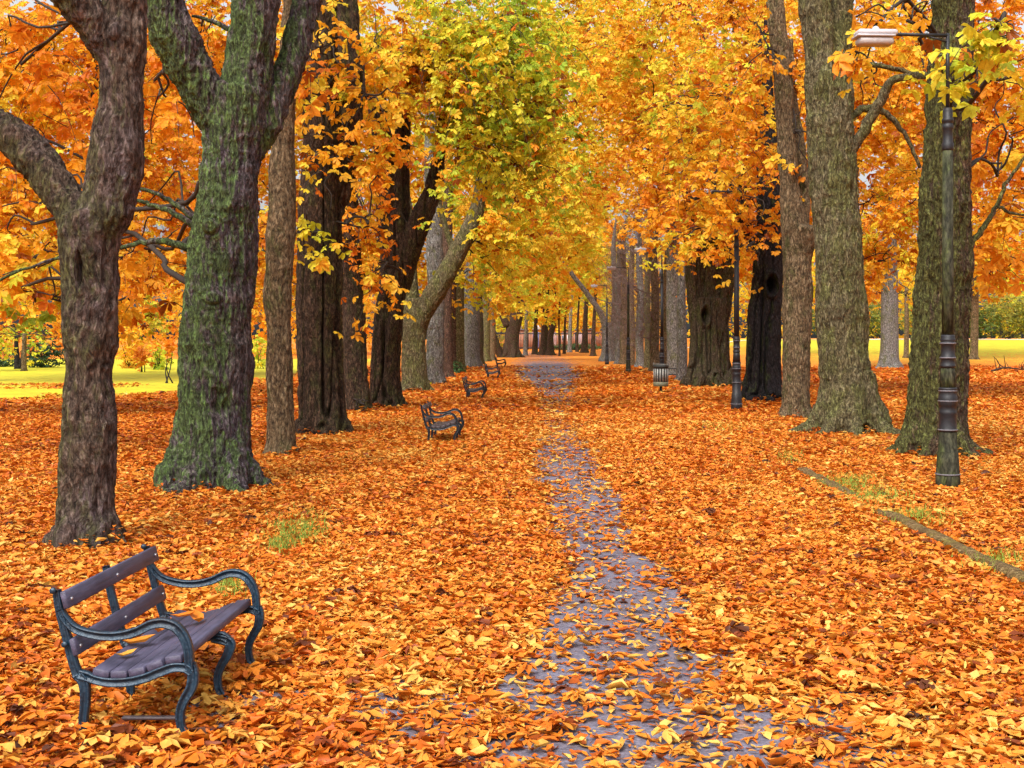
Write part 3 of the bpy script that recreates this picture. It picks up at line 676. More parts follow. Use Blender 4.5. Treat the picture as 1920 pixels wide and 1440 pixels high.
slim = [(851,694,17,84,B_RED,"slim red brown trunk just left of the glossy green shrub",GL),(874,687,15,96,B_GREY,"slim pale trunk just right of the glossy green shrub",GL),
        (899,682,16,104,B_DARK,"slim dark trunk before the farthest benches, left row",GL),(922,676,15,122,B_TAN,"slim tan trunk above the farthest bench",GL),
        (1278,716,22,62,B_GREY,"slim lilac trunk between the fluted trunk and the litter bin",GR),(1250,699,18,78,B_TAN,"slim tan trunk right behind the lamp at the litter bin",GR),
        (1214,692,15,88,B_GREEN,"slim greenish trunk left of the litter bin",GR),(1184,686,14,98,B_TAN,"slim tan trunk right of the fourth lamp post",GR),(1160,682,14,106,B_GREY,"slim pale trunk between the two farthest lamp posts",GR)]
for px, py, wd, z, mt, lab, gp in slim:
    h = HY + H * F / z
    tree(CH, lab, z, [[(px,h,wd*1.4),(px,h-9,wd),(px+1,h-60,wd*.92),(px-1,h-140,wd*.8),(px+2,h-230,wd*.6)]], mt, [(px + (px - 1035) * .25, h - 290, z, 45, 70, 2.5, .6, 1.6)] if px < 1000 else [], group=gp)
def twiggy(label, z, px, wd, box, n, seed):
    h = HY + H * F / z
    rt = tree("lime_tree", label, z, [[(px,h,wd*1.2),(px,h-14,wd*.8),(px-1,h-60,wd*.72),(px+1,h-140,wd*.6),(px-2,h-210,wd*.5),(px+4,h-270,wd*.15)]], B_TAN if seed % 2 else B_GREY, [], group="bare twiggy trees of the right row")
    off = np.array(rt.location); mb = MB(); rg = np.random.default_rng(seed)
    x0, x1, y0, y1 = box
    for k in range(n):
        py = rg.uniform(y0, y1); t = (py - y0) / (y1 - y0)
        p0 = P(px, py + 20, z); p0[:2] += rg.normal(0, .12, 2)
        hw = (x1 - x0) / 2 * z / F * (0.75 + .5 * rg.random()) * (.45 + .9 * t if t < .5 else 1.1 - .55 * (t - .5))
        a = rg.uniform(0, 2*math.pi); ln = hw * rg.random() ** .35 * 1.15
        p1 = p0 + np.array((math.cos(a) * ln + ((x0+x1)/2 - px) * z / F * .8, math.sin(a) * ln, rg.uniform(.2, 1.9)))
        tt = np.linspace(0, 1, 5)[:, None]; p = p0 + (p1 - p0) * tt; p[1:] += rg.normal(0, .10, (4, 3)); p[:, 2] += np.sin(tt[:, 0]*3.14) * rg.uniform(-.35, .2)
        r0 = .06 if k % 9 == 0 else .016
        mb.tube(p, np.linspace(r0, r0 * .5, 5), 3, False)
        for j in range(3):
            i = rg.integers(2, 5); e = p[i] + rg.normal(0, .75, 3) + (0, 0, .25); mb.tube(np.array([p[i], (p[i]+e)/2 + rg.normal(0, .06, 3), e]), [.011, .009, .007], 3, False)
    o = mb.build("twigs", M_TWIGL, rt); o["kind"] = "stuff"; o.data.transform(Matrix.Translation(Vector(-off)))
twiggy("bare lime tree in a haze of brown twigs, directly behind the litter bin", 80, 1228, 26, (1165, 1268, 370, 640), 210, 1)
twiggy("bare lime tree in brown twigs, second beyond the litter bin", 92, 1200, 22, (1135, 1235, 385, 640), 170, 2)
twiggy("bare lime tree in brown twigs, behind the fourth lamp post", 104, 1170, 20, (1125, 1200, 420, 640), 150, 3)
twiggy("greyish bare lime tree, nearest to the far end of the right row", 128, 1152, 17, (1115, 1180, 460, 640), 110, 4)

# trees on the lawns
GO = "trees on the lawns beside the avenue"
tree(CH, "orange tree on the left lawn, hidden behind the lilac brown forked trunk", 34,
     [[(172,785,66),(172,750,50),(174,650,46),(178,500,40),(180,350,30),(180,150,20)]], B_DARK,
     [(20,90,34,170,150,3,.38,2.6),(190,120,35,140,180,3,.38,2.4),(40,330,34,160,120,3,.42,2.4),(250,330,36,110,150,2.5,.38,2.2),(60,490,33,130,70,2.4,.50,2.0),(270,500,35,80,80,2,.38,2.0),(60,560,33,110,30,1.8,.86,1.0),(280,575,35,60,22,1.5,.86,.9),(-120,300,34,150,280,3,.4,1.6)], group=GO)
tree(CH, "orange tree on the left lawn, hidden behind the big mossy trunk", 47,
     [[(408,742,48),(408,715,38),(410,620,34),(414,500,30),(416,300,22)]], B_DARK,
     [(400,0,42,110,70,3,.42,2.4),(330,100,47,150,170,4,.40,2.6),(500,150,48,110,200,3.5,.44,2.6),(500,450,46,60,140,2.5,.5,2.2),(320,380,47,120,130,3,.40,2.2),(560,350,50,80,200,3,.46,2.2)], group=GO)
tree(CH, "orange tree at the far left edge of the lawn with leafy low boughs", 62,
     [[(-60,715,44),(-60,690,36),(-58,600,32),(-60,450,26),(-60,300,18)]], B_DARK,
     [(-40,150,62,200,240,5,.45,2.4),(130,250,64,180,220,5,.44,2.4),(60,450,60,150,110,4,.55,2.2),(330,250,66,170,280,5,.44,2.4)], group=GO)
tree(CH, "amber tree on the left behind the dark brown trunks", 74,
     [[(640,702,36),(640,684,30),(642,600,27),(646,450,22),(648,300,16)]], B_DARK,
     [(620,120,74,170,170,5,.5,2.4),(600,380,74,130,140,5,.5,2.4),(740,300,76,130,260,5,.52,2.6),(795,520,78,50,70,3,.66,2.2),(840,150,80,140,200,5,.6,2.6),(690,520,74,80,60,3,.45,1.8),(500,540,74,60,70,3,.5,1.6)], group=GO)
tree(CH, "orange tree on the right lawn, hidden behind the tall two stemmed tree", 50,
     [[(1596,735,44),(1596,710,34),(1598,620,32),(1600,480,28),(1600,300,20)]], B_DARK,
     [(1500,120,50,100,170,3.5,.46,2.6),(1500,330,50,90,120,3,.46,2.2),(1640,150,51,130,190,4,.48,2.6),(1650,380,50,90,120,3,.44,2.3),(1660,490,49,60,45,2,.5,1.5)], group=GO)
tree(CH, "orange tree on the right lawn, hidden behind the mossy trunk at the lamp post", 44,
     [[(1758,748,54),(1758,720,44),(1760,620,40),(1764,450,34),(1766,250,24)]], B_DARK,
     [(1740,120,44,120,160,3.5,.5,2.6),(1860,160,45,120,190,3.5,.48,2.6),(1860,10,46,140,70,3.5,.5,2.4),(1700,10,47,120,70,3,.5,2.2),(1870,400,43,90,110,3,.44,2.4),(1720,370,44,60,150,2.5,.45,1.9),(1890,500,43,60,50,2,.5,1.6),(2000,250,44,110,280,3,.48,1.6)], group=GO)
tree(CH, "amber tree on the right behind the almost black trunk", 66,
     [[(1425,710,38),(1425,690,30),(1426,600,28),(1428,450,24),(1430,250,16)]], B_DARK,
     [(1400,120,66,150,180,4,.48,2.4),(1390,0,60,140,80,4,.5,2.4),(1250,0,72,150,80,4,.55,2.4),(1300,250,68,130,180,4,.48,2.4),(1420,380,66,110,120,4,.46,2.2),(1240,120,74,130,170,4,.53,2.4),(1380,500,66,60,60,3,.46,1.5)], group=GO)
tree(CH, "lilac grey tree with spreading foot standing on the right lawn", 88,
     [[(1667,691,50),(1667,672,38),(1668,640,34),(1668,560,32),(1668,470,28),(1668,350,20)]], B_GREY,
     [(1640,420,90,110,110,5,.46,2.2),(1680,200,90,170,220,6,.48,2.4),(1590,530,90,60,35,3,.5,1.5),(1700,555,90,60,25,3,.5,1.2)], group=GO)
tree(CH, "thin straight orange brown trunk on the right lawn near the right edge", 112,
     [[(1826,679,20),(1826,668,16),(1827,630,15),(1828,560,14),(1828,480,12)]], B_TAN, [(1850,430,112,120,110,6,.5,2.2),(1850,250,114,160,180,6,.5,2.2)], group=GO)
tree(CH, "thinnest trunk on the right lawn beside the lilac grey tree", 116,
     [[(1699,677,12),(1699,668,10),(1700,620,9),(1700,540,8)]], B_TAN, [(1720,520,116,50,40,4,.52,1.8),(1560,500,120,80,90,5,.55,2)], group=GO)
# background trees / shrubs at the lawn's edge
GS = "trees and shrubs along the lawn's far edge"
tree("small_tree", "small pale yellow green tree on the left lawn's far edge", 82, [[(25+20,695,12),(45,680,10),(45,655,9),(46,625,8)]], B_TAN, [(30,630,82,75,22,2.5,.80,2.0),(95,628,82,30,20,2,.78,1.5),(-60,625,82,60,30,2,.8,1.2)], roots=3, group=GS, leaf=.2)
tree("small_tree", "dark forked small tree beside the pale yellow green one", 86, [[(33,694,13),(32,675,11),(31,655,9),(30,630,7)],[(36,690,9),(42,672,8),(44,655,6)]], B_BLACK, [(28,612,86,50,14,2,.9,1.6)], roots=3, group=GS, leaf=.2)
def shrub(name, label, px, py, z, rx, ry, rz, tone, lay, sp=.08, group=None, mat=None, size=1.0):
    off = P(px, HY, z); off[2] = float(height(off[0], off[1])); root = empty(name, off, label, "shrub", group)
    rg = np.random.default_rng(int(px + z)); wood = MB(); lv = Leaves()
    c = P(px, py, z); rad = np.array((rx*z/F, rz, ry*z/F)); L = .20 * size * (1 if z < 60 else 1.6)
    n = int(lay * math.pi * rad[0] * rad[2] / (.5*L*L))
    u = norm(rg.normal(size=(n, 3))) * (rg.random(n) ** .4)[:, None]; pos = c + u * rad; pos = pos[vnoise(pos * 1.1) > .25]; n = len(pos)
    az = rg.uniform(0, 6.28, n); d = np.stack([np.cos(az), np.sin(az), rg.uniform(-.6, .6, n)], -1)
    nrm = np.stack([rg.normal(0, .6, n), rg.normal(-.4, .5, n), np.ones(n)], -1); pos[:, 2] = np.maximum(pos[:, 2], off[2] + .05)
    lv.add(pos, d, nrm, L * rg.uniform(.6, 1.2, n), np.clip(tone + rg.normal(0, sp, n), 0, 1), 3)
    lv.build("foliage", mat or M_LEAF, root, off)
    for k in range(9 if rx > 20 else 3):
        e = c + norm(rg.normal(size=3)) * rad * .8; e[2] = max(e[2], off[2] + .3); s0 = off + np.array((rg.normal(0, .15), rg.normal(0, .15), 0))
        wood.tube(catmull(np.array([s0, (s0 + e)/2 + rg.normal(0, .1, 3), e]), 3), np.linspace(.04, .015, 7), 5, False)
    o = wood.build("stem", M_TWIG, root); o.data.transform(Matrix.Translation(Vector(-off)))
    return root
M_EVER = leaf_mat("evergreen_leaf", [(0, (.012, .03, .012)), (.5, (.03, .075, .025)), (1, (.10, .20, .06))], .2)
shrub("shrub", "dark evergreen hedge shrub at the back of the left lawn", 84, 664, 90, 40, 32, 2.0, .3, 2.6, .2, GS, M_EVER)
shrub("shrub", "dark olive shrub at the far left edge of the lawn", 5, 672, 92, 26, 26, 2, .55, 2.4, .25, GS, M_EVER)
shrub("shrub", "tan orange shrub at the lawn's edge seen between two big trunks", 245, 650, 88, 32, 50, 2, .52, 2.4, .08, GS)
shrub("shrub", "round red orange shrub left of the big mossy trunk", 268, 668, 78, 17, 30, 1, .26, 2.0, .08, GS)
shrub("shrub", "low olive green shrub at the foot of the big mossy trunk's left side", 300, 672, 84, 24, 26, 1.4, .9, 2.2, .1, GS)
shrub("shrub", "orange leaved sapling touching the big mossy trunk's left edge", 318, 640, 60, 10, 42, .5, .3, 1.6, .08, GS)
shrub("shrub", "yellow green shrub seen between the slim tan trunk and the big mossy trunk", 486, 660, 90, 14, 40, 2, .84, 2, .1, GS)
shrub("shrub", "glossy dark green shrub at the foot of the left row beside the red brown trunk", 858, 690, 76, 13, 14, .5, .8, 3.0, .3, None, M_EVER, .7)
shrub("shrub", "tiny pale leaved plant at the foot of the pale grey trunk", 800, 718, 56, 9, 6, .25, .72, 1.2, .12, None, None, .6)
M_SHRUB = leaf_mat('olive_shrub_leaf', [(0, (.30, .17, .03)), (.45, (.42, .36, .05)), (.75, (.26, .28, .04)), (1, (.09, .14, .025))], .3)
for px, py, rx, ry, tone, lab in [(1890,590,60,44,.82,"pale yellow green shrub at the right edge beyond the lawn"),(1838,606,36,32,.97,"deep green shrub behind the thin orange brown trunk"),
      (1790,596,50,40,.88,"olive shrub behind the nearest lamp post"),(1722,600,36,32,.93,"green shrub between the lilac grey tree and the mossy tree"),
      (1640,598,32,34,.95,"dark green shrub left of the lilac grey lawn tree"),(1560,600,50,36,.84,"yellow shrub glimpsed left of the tall two stemmed tree"),(1960,590,60,50,.85,"shrub at the right border of the view")]:
    shrub("shrub", lab, px, py, 172, rx, ry, 4, tone - .22 + (px % 7) * .06, 2.6, .14, "shrubs behind the pale gravel path", M_SHRUB)
shrub("shrub", "low olive hedge in front of the railing at the avenue's far end", 1075, 652, 226, 55, 9, 1.5, .62, 2.6, .2, None, M_EVER)
tree("small_tree", "lemon yellow small tree behind the far railing", 215, [[(1030,655,9),(1030,640,7),(1031,600,6)]], B_DARK, [(1030,590,215,60,30,4,.66,2.6),(1090,596,216,50,26,4,.66,2.4)], roots=0)
# far woodland masses
def wood_mass(label, x0, x1, y0, y1, hgt, n, tone, seed):
    rg = np.random.default_rng(seed); lv = Leaves()
    x = rg.uniform(x0, x1, n); y = rg.uniform(y0, y1, n)
    top = hgt * (.55 + .75 * noise2(x, y * .3, .07, seed)); z = top * rg.random(n) ** .6 + height(x, y)
    pos = np.stack([x, y, np.maximum(z, .4)], -1); keep = vnoise(pos * np.array((.3, .3, .4)) + 5) > .3; pos = pos[keep]; n = len(pos)
    az = rg.uniform(0, 6.28, n); d = np.stack([np.cos(az), np.sin(az), rg.uniform(-1, .4, n)], -1); nrm = np.stack([rg.normal(0, .5, n), rg.normal(-.6, .5, n), np.ones(n)], -1)
    tn = tone + (vnoise(pos * np.array((.12, .12, .2)) + 3) - .5) * .6 + rg.normal(0, .06, n)
    lv.add(pos, d, nrm, rg.uniform(.45, .9, n), np.clip(tn, 0, 1), 3); o = lv.build("woodland", M_LEAF, None, np.zeros(3))
    tag(o, label, "woodland", kind="stuff")
wood_mass("hazy orange and green woodland far behind the left lawn", -150, -14, 150, 190, 17, 26000, .55, 51)
wood_mass("orange and green woodland far behind the right lawn", 24, 160, 195, 235, 20, 26000, .6, 52)
wood_mass("yellow tree mass closing the avenue behind the railing", -18, 30, 262, 300, 22, 14000, .66, 53)
print("leaves", LEAFN[0])

# ------------------------------------------------------------------ fallen leaves
def ground_leaf():
    V = np.array([(0,0,0),(.33,-.15,.02),(.33,0,-.02),(.33,.15,.02),(.72,-.21,.05),(.72,0,-.01),(.72,.21,.05),(1,0,.04)], float); V[:, 0] -= .5
    Q = np.array([(0,1,2,2),(0,2,3,3),(1,4,5,2),(2,5,6,3),(4,7,5,5),(5,7,6,6)])
    return V, Q
GV, GQ = ground_leaf()
def fallen(seed):
    rg = np.random.default_rng(seed); vs_, tr_, qd_, tn_ = [], [], [], []; nn = 0
    for (z0, z1, dens, size) in ((4.6, 9, 1900, .074), (9, 14, 1600, .072), (14, 22, 1050, .078), (22, 36, 480, .098), (36, 60, 100, .17), (60, 95, 20, .24)):
        area = (z1 - z0) * ((z0 + z1) / 2 * .98 + 4); n = int(area * dens)
        y = rg.uniform(z0, z1, n); x = rg.uniform(-1, 1, n) * (y * .49 + 2)
        b = bare(x, y); on_path = (x > PX0(y)) & (x < PX1(y))
        b = np.where(on_path, b, 0)
        keep = rg.random(n) > np.where(b > .02, b * .915, 0)
        # lawns carry fewer leaves
        gr = np.where(x < -9, lawn_amt_l(x, y), 0) + np.where(x > 16, lawn_amt_r(x, y), 0)
        keep &= rg.random(n) > gr * 1.15
        x, y, b = x[keep], y[keep], b[keep]; n = len(x)
        fx = np.concatenate([np.full(int(170 * (26 / max(o_[1], 13)) ** .5 * 6 * r_), k) for k, (nm, o_, r_) in enumerate(TREES) if z0 <= o_[1] < z1 and o_[1] < 60] or [np.zeros(0)]).astype(int)
        if len(fx):
            ctr = np.array([o_[:2] for nm, o_, r_ in TREES])[fx]; rad = np.array([r_ for nm, o_, r_ in TREES])[fx]
            an = rg.uniform(0, 6.283, len(fx)); dd = rad * (.9 + np.abs(rg.normal(0, .75, len(fx))))
            x = np.concatenate([x, ctr[:, 0] + np.cos(an) * dd]); y = np.concatenate([y, ctr[:, 1] + np.sin(an) * dd]); b = np.concatenate([b, 0 * an])
            heap = np.concatenate([np.zeros(n), .16 * np.exp(-((dd / rad - .9) / .55) ** 2) * (vnoise(np.stack([np.cos(an) * 2 + fx * 3.1, np.sin(an) * 2, 0 * an], -1)) * 1.6)]); n = len(x)
        else: heap = np.zeros(n)
        lay = rg.random(n); nb = smooth(5.6, 6.2, y) * (1 - smooth(8.4, 9.2, y)) * smooth(-3.2, -2.6, x) * (1 - smooth(-1.4, -.9, x)); z = height(x, y) + .012 + lay * .045 * (1 - .75 * b) * (1 - .75 * nb) + heap * rg.random(n)
        til = np.where((b > .3) | (nb > .3), .12, .22)
        nrm = np.stack([rg.normal(0, 1, n) * til, rg.normal(0, 1, n) * til, np.ones(n)], -1)
        az = rg.uniform(0, 6.283, n); d = np.stack([np.cos(az), np.sin(az), 0 * az], -1); d = norm(d - norm(nrm) * (d * norm(nrm)).sum(-1, keepdims=True))
        s = size * np.clip(np.exp(rg.normal(0, .40, n)), .3, 2.0)
        tone = .475 + (noise2(x, y, .9, 61) - .5) * .48 + (noise2(x, y, .22, 62) - .5) * .25 + rg.normal(0, .20, n) + (lay - .5) * .34  # patchy leaf tones; the wide spread also paints in highlights and dark shadows
        tone += .07 * smooth(11, 22, y)
        tone = np.where(b > .15, tone + .10, tone)
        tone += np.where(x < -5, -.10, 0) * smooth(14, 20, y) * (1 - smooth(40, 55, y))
        T = np.repeat(GV[None], n, 0); T = T + rg.normal(0, .045, T.shape) * np.array((1, 1, .6))
        curl = rg.normal(.18, .42, n)[:, None]; T[..., 2] += curl * (T[..., 0] ** 2 - .1) * 1.25 + np.abs(T[..., 1]) * rg.normal(.25, .4, n)[:, None]
        wsc = rg.uniform(.55, 1.4, n)[:, None]; T[..., 1] *= wsc
        side = norm(np.cross(nrm, d)); nr = norm(nrm)
        v = np.stack([x, y, z], -1)[:, None] + s[:, None, None] * (T[..., 0:1]*d[:, None] + T[..., 1:2]*side[:, None] + T[..., 2:3]*nr[:, None])
        v[..., 2] = np.maximum(v[..., 2], height(x, y)[:, None] + .008)
        base = (np.arange(n) * 8)[:, None, None] + nn
        qd_.append((GQ[[2, 3]][None] + base).reshape(-1, 4)); tr_.append((GQ[[0, 1, 4, 5]][:, :3][None] + base).reshape(-1, 3))
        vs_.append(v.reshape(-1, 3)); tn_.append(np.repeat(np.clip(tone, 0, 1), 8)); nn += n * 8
    # whole compound leaves and brown rotted ones lying on top
    n = 2600; y = 5 + 20 * rg.random(n) ** 1.5; x = rg.uniform(-1, 1, n) * (y * .45 + 1); kp = rg.random(n) > bare(x, y) * .8; x, y = x[kp], y[kp]; n = len(x)
    az = rg.uniform(0, 6.283, n); d = np.stack([np.cos(az), np.sin(az), 0 * az], -1); nrm = np.stack([rg.normal(0, .18, n), rg.normal(0, .18, n), np.ones(n)], -1)
    tpl = PALMS[5]; szs = rg.uniform(.07, .15, n); pos = np.stack([x, y, np.full(n, .075)], -1) + height(x, y)[:, None] * np.array((0, 0, 1)); pk = rg.integers(0, 4, n)
    tn = np.where(rg.random(n) < .14, rg.uniform(0, .2, n), rg.uniform(.4, .95, n))
    for k_ in range(4):
        m_ = pk == k_; v, q = instance(tpl[k_], pos[m_], d[m_], nrm[m_], szs[m_], .06, rg); v[:, 2] = np.maximum(v[:, 2], .02)
        vs_.append(v); qd_.append(q + nn); tn_.append(np.repeat(tn[m_], len(tpl[k_][0]))); nn += len(v)
    print("fallen", nn // 8)
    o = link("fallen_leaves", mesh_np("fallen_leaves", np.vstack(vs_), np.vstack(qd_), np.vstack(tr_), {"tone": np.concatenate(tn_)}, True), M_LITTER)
    tag(o, "thick carpet of fallen orange leaves over path and ground", "leaves", kind="stuff")
fallen(77)

# moss and grass showing through
def tufts():
    rg = np.random.default_rng(5); V = []; T = []; tn = []
    spots = [(560,1000,55,28,900),(525,1030,26,12,300),(430,1110,40,16,260),(1590,912,50,14,700),(1640,935,60,14,600),(1720,975,60,14,500),(1870,1060,60,16,300),(1480,862,30,10,200),(1350,805,40,8,200)]
    for px, py, rx, ry, n in spots:
        ax = px + rg.normal(0, rx * .5, n); ay = py + rg.normal(0, ry * .6, n); zz = Zof(ay); x = (ax - CX) * zz / F
        for i in range(n):
            a = rg.uniform(0, 6.28); h = rg.uniform(.04, .12); wv = np.array((math.cos(a), math.sin(a), 0)) * .007
            b0 = np.array((x[i], zz[i], 0.03)); k = len(V); ln = rg.normal(0, .035, 2)
            V += [b0 - wv, b0 + wv, b0 + (ln[0], ln[1], h)]; T.append((k, k+1, k+2))
    m = simple("moss_green", (0.22, 0.30, 0.03), .8, .4, 2)
    tag(link("grass", mesh_np("grass", V, None, T), m), "short mossy green grass showing along the path edges", "grass", kind="stuff")
tufts()

# ------------------------------------------------------------------ kerb
mb = MB(); M_KERB = bark("mossy_kerb", (.12, .08, .035), (.36, .25, .11), .2, (0, 0, .4), (.22, .19, .04), patch=(.3, .2, .10), bump=.5)
seg = [(1500,884),(1535,903),(1605,938),(1690,985),(1760,1019),(1850,1064),(1930,1102),(2050,1165)]
p = np.array([((a - CX) * Zof(b) / F, Zof(b)) for a, b in seg]); p = catmull(p, 12); kn = np.arange(len(p))
rk = np.random.default_rng(3); p += rk.normal(0, .006, p.shape)
top = .09 + .03 * (vnoise(np.stack([kn * .35, kn * 0, kn * 0], -1)) - .5) - .07 * np.exp(-((p[:, 1] - 16.0) / .8) ** 2) - .03 * (kn < 2)
tn_ = np.gradient(p, axis=0); tn_ /= np.linalg.norm(tn_, axis=1)[:, None]; sn = np.stack([-tn_[:, 1], tn_[:, 0]], -1)
prof = [(-.085, -.1), (-.09, -.02), (-.06, 0), (.06, .002), (.09, -.02), (.085, -.1)]
vv = np.zeros((len(p), 6, 3))
for k_, (a_, b_) in enumerate(prof):
    vv[:, k_, :2] = p + sn * a_; vv[:, k_, 2] = top + b_ + rk.normal(0, .003, len(p))
mb.add(vv.reshape(-1, 3), [(i * 6 + q_, i * 6 + q_ + 1, i * 6 + 7 + q_, i * 6 + 6 + q_) for i in range(len(p) - 1) for q_ in range(5)], [(0, 1, 2), (0, 2, 5), (2, 3, 5), (3, 4, 5)])
k = mb.build("kerb", M_KERB, None, True)
tag(k, "low mossy brown edging along the right side of the path, half buried in leaves", "kerb")

# ------------------------------------------------------------------ benches
M_IRON = simple("blue_black_iron", (0.012, 0.046, 0.085), 0.4, .75, 7, 0.2, .45, second=(0.008, 0.016, 0.03), spec=.6)
M_IRON2 = simple("dark_iron", (0.02, 0.026, 0.036), 0.4, .6, 9, 0.3, .3, spec=.6)
def slat_mat(name, a, bcol):
    m, n, l, b = new_mat(name); tc = n.new("ShaderNodeTexCoord").outputs['Object']
    f = tex_noise(n, l, mapping(n, l, tc, (18, 1.3, 18)), 2.2, 8, .7); r = ramp(n, [(.3, a), (.7, bcol)]); l.new(f, r.inputs[0])
    f2 = tex_noise(n, l, tc, 6, 5); r2 = ramp(n, [(.35, (.6, .55, .6)), (.65, (1, 1, 1))]); l.new(f2, r2.inputs[0])
    mm = n.new("ShaderNodeMix"); mm.data_type = 'RGBA'; mm.blend_type = 'MULTIPLY'; mm.inputs[0].default_value = .8
    l.new(r.outputs[0], mm.inputs[6]); l.new(r2.outputs[0], mm.inputs[7]); l.new(mm.outputs[2], b.inputs['Base Color'])
    b.inputs['Roughness'].default_value = .55; bp = n.new("ShaderNodeBump"); bp.inputs['Strength'].default_value = .4; bp.inputs['Distance'].default_value = .01
    l.new(f, bp.inputs['Height']); l.new(bp.outputs[0], b.inputs['Normal']); return m
M_SLAT = slat_mat("purple_brown_slat", (.028, .027, .052), (.10, .092, .16))
M_BOLT = simple("steel_bolt", (.55, .55, .6), .3, .2, 9, .8)
KX = 0.00086
def cp(pts): return [((x - 385) * KX, (1375 - y) * KX) for x, y in pts]
UPR = cp([(212,435),(228,540),(258,660),(290,780),(322,900),(352,985)])
BLEG = cp([(352,975),(388,1020),(400,1090),(398,1180),(388,1270),(392,1330),(372,1395)])
RAIL = cp([(350,975),(400,985),(470,1010),(560,1025),(680,1020),(790,995),(890,955),(975,925),(1050,925),(1095,950)])
ARM = cp([(235,560),(270,620),(330,680),(420,712),(530,728),(640,722),(740,695),(830,652),(910,640),(985,662),(1040,720),(1072,800),(1080,880),(1085,940)])
FLEG = cp([(1088,900),(1105,970),(1095,1050),(1055,1120),(1025,1190),(1020,1260),(1035,1320),(1075,1362),(1135,1392)])
BL = 1.44            # length between the end frames
M_SLAT2 = slat_mat('dark_brown_slat', (.03, .022, .024), (.11, .08, .085))
def bench(loc, rz, label, iron, group):
    slm = M_SLAT if iron is M_IRON else M_SLAT2
    t = empty("park_bench", loc, label, "bench", group, rz)
    for y in (0, BL):
        m = MB(); m.strip(UPR, [.034, .04, .042, .046], .022, y); m.strip(RAIL, [.05, .045, .05, .05, .045], .021, y)
        for q in (UPR[0], UPR[3]): m.tube(np.array([(q[0] - .012, y - .034, q[1] + .0), (q[0] - .012, y - .018, q[1])]), .017, 10)
        f = m.build("end_frame", iron, t, False)
        m = MB(); m.strip(ARM, [.03, .04, .045, .05, .05, .046, .042], .024, y); m.build("armrest", iron, f)
        m = MB(); m.strip(BLEG, [.06, .05, .044, .04], .0205, y); m.build("leg", iron, f)
        m = MB(); m.strip(FLEG, [.055, .058, .05, .042, .036, .03], .0205, y); m.build("leg", iron, f)
    y = BL / 2; m = MB(); m.strip(UPR, [.034, .04, .042, .046], .02, y); m.strip(RAIL, [.05, .045, .05, .05, .045], .019, y); f = m.build("middle_frame", iron, t)
    m = MB(); m.strip(BLEG, [.06, .05, .044, .04], .0185, y); m.build("leg", iron, f)
    m = MB(); m.strip([(RAIL[-2][0] - .06, RAIL[-2][1] - .01)] + FLEG[1:], [.055, .058, .05, .042, .036, .03], .0185, y); m.build("leg", iron, f)
    for (x, z_, tilt) in ((UPR[0][0] + .052, .755, R(15)), (UPR[3][0] + .036, .495, R(16))):
        m = MB(); ca, sa = math.cos(tilt), math.sin(tilt)
        rot = np.array([(ca, 0, -sa), (0, 1, 0), (sa, 0, ca)])
        m.box((x, BL / 2, z_), (.034, BL + .05, .098), rot, .006); s = m.build("back_slat", slm, t)
        for yy in (.03, BL / 2, BL - .03):
            m = MB(); m.tube(np.array([(x + .014, yy, z_), (x + .024, yy, z_ - .003)]), .011, 8); m.build("bolt", M_BOLT, s)
    rail = catmull(np.array(RAIL), 6)
    for x in (.10, .205, .31, .415, .515):
        zt = np.interp(x, rail[:, 0], rail[:, 1]); sl = (np.interp(x + .05, rail[:, 0], rail[:, 1]) - np.interp(x - .05, rail[:, 0], rail[:, 1])) / .1
        a = -math.atan(sl); ca, sa = math.cos(a), math.sin(a)
        m = MB(); m.box((x - .02 * sl, BL / 2, zt + .043), (.094, BL + .03, .046), np.array([(ca, 0, sa), (0, 1, 0), (-sa, 0, ca)]), .006)
        m.build("seat_slat", slm, t)
    return t
FRONT_U = FLEG[-1][0]
GB = "park benches along the left side of the path"
zb = 6.8; yawb = -math.atan2(.07, BL)
b1x = (365 - CX) * zb / F - FRONT_U
bench((b1x + .027, zb, -.005), yawb, "large nearest bench with blue green iron frame and leaves on its seat", M_IRON, GB)
bench(((861 - CX) * 25.6 / F - FRONT_U, 25.6, -.005), R(-2), "second nearest bench, dark and empty, seen side on", M_IRON2, GB)
bench(((909 - CX) * 43.6 / F - FRONT_U, 43.6, -.005), R(-2), "third bench from the front, small and dark beside the left row", M_IRON2, GB)
bench(((936 - CX) * 65.7 / F - FRONT_U, 65.7, -.005), R(-2), "fourth bench from the front, tiny, with its armrest in view", M_IRON2, GB)
bench(((948 - CX) * 90 / F - FRONT_U, 90, -.005), R(-2), "farthest bench, partly behind the fourth one", M_IRON2, GB)
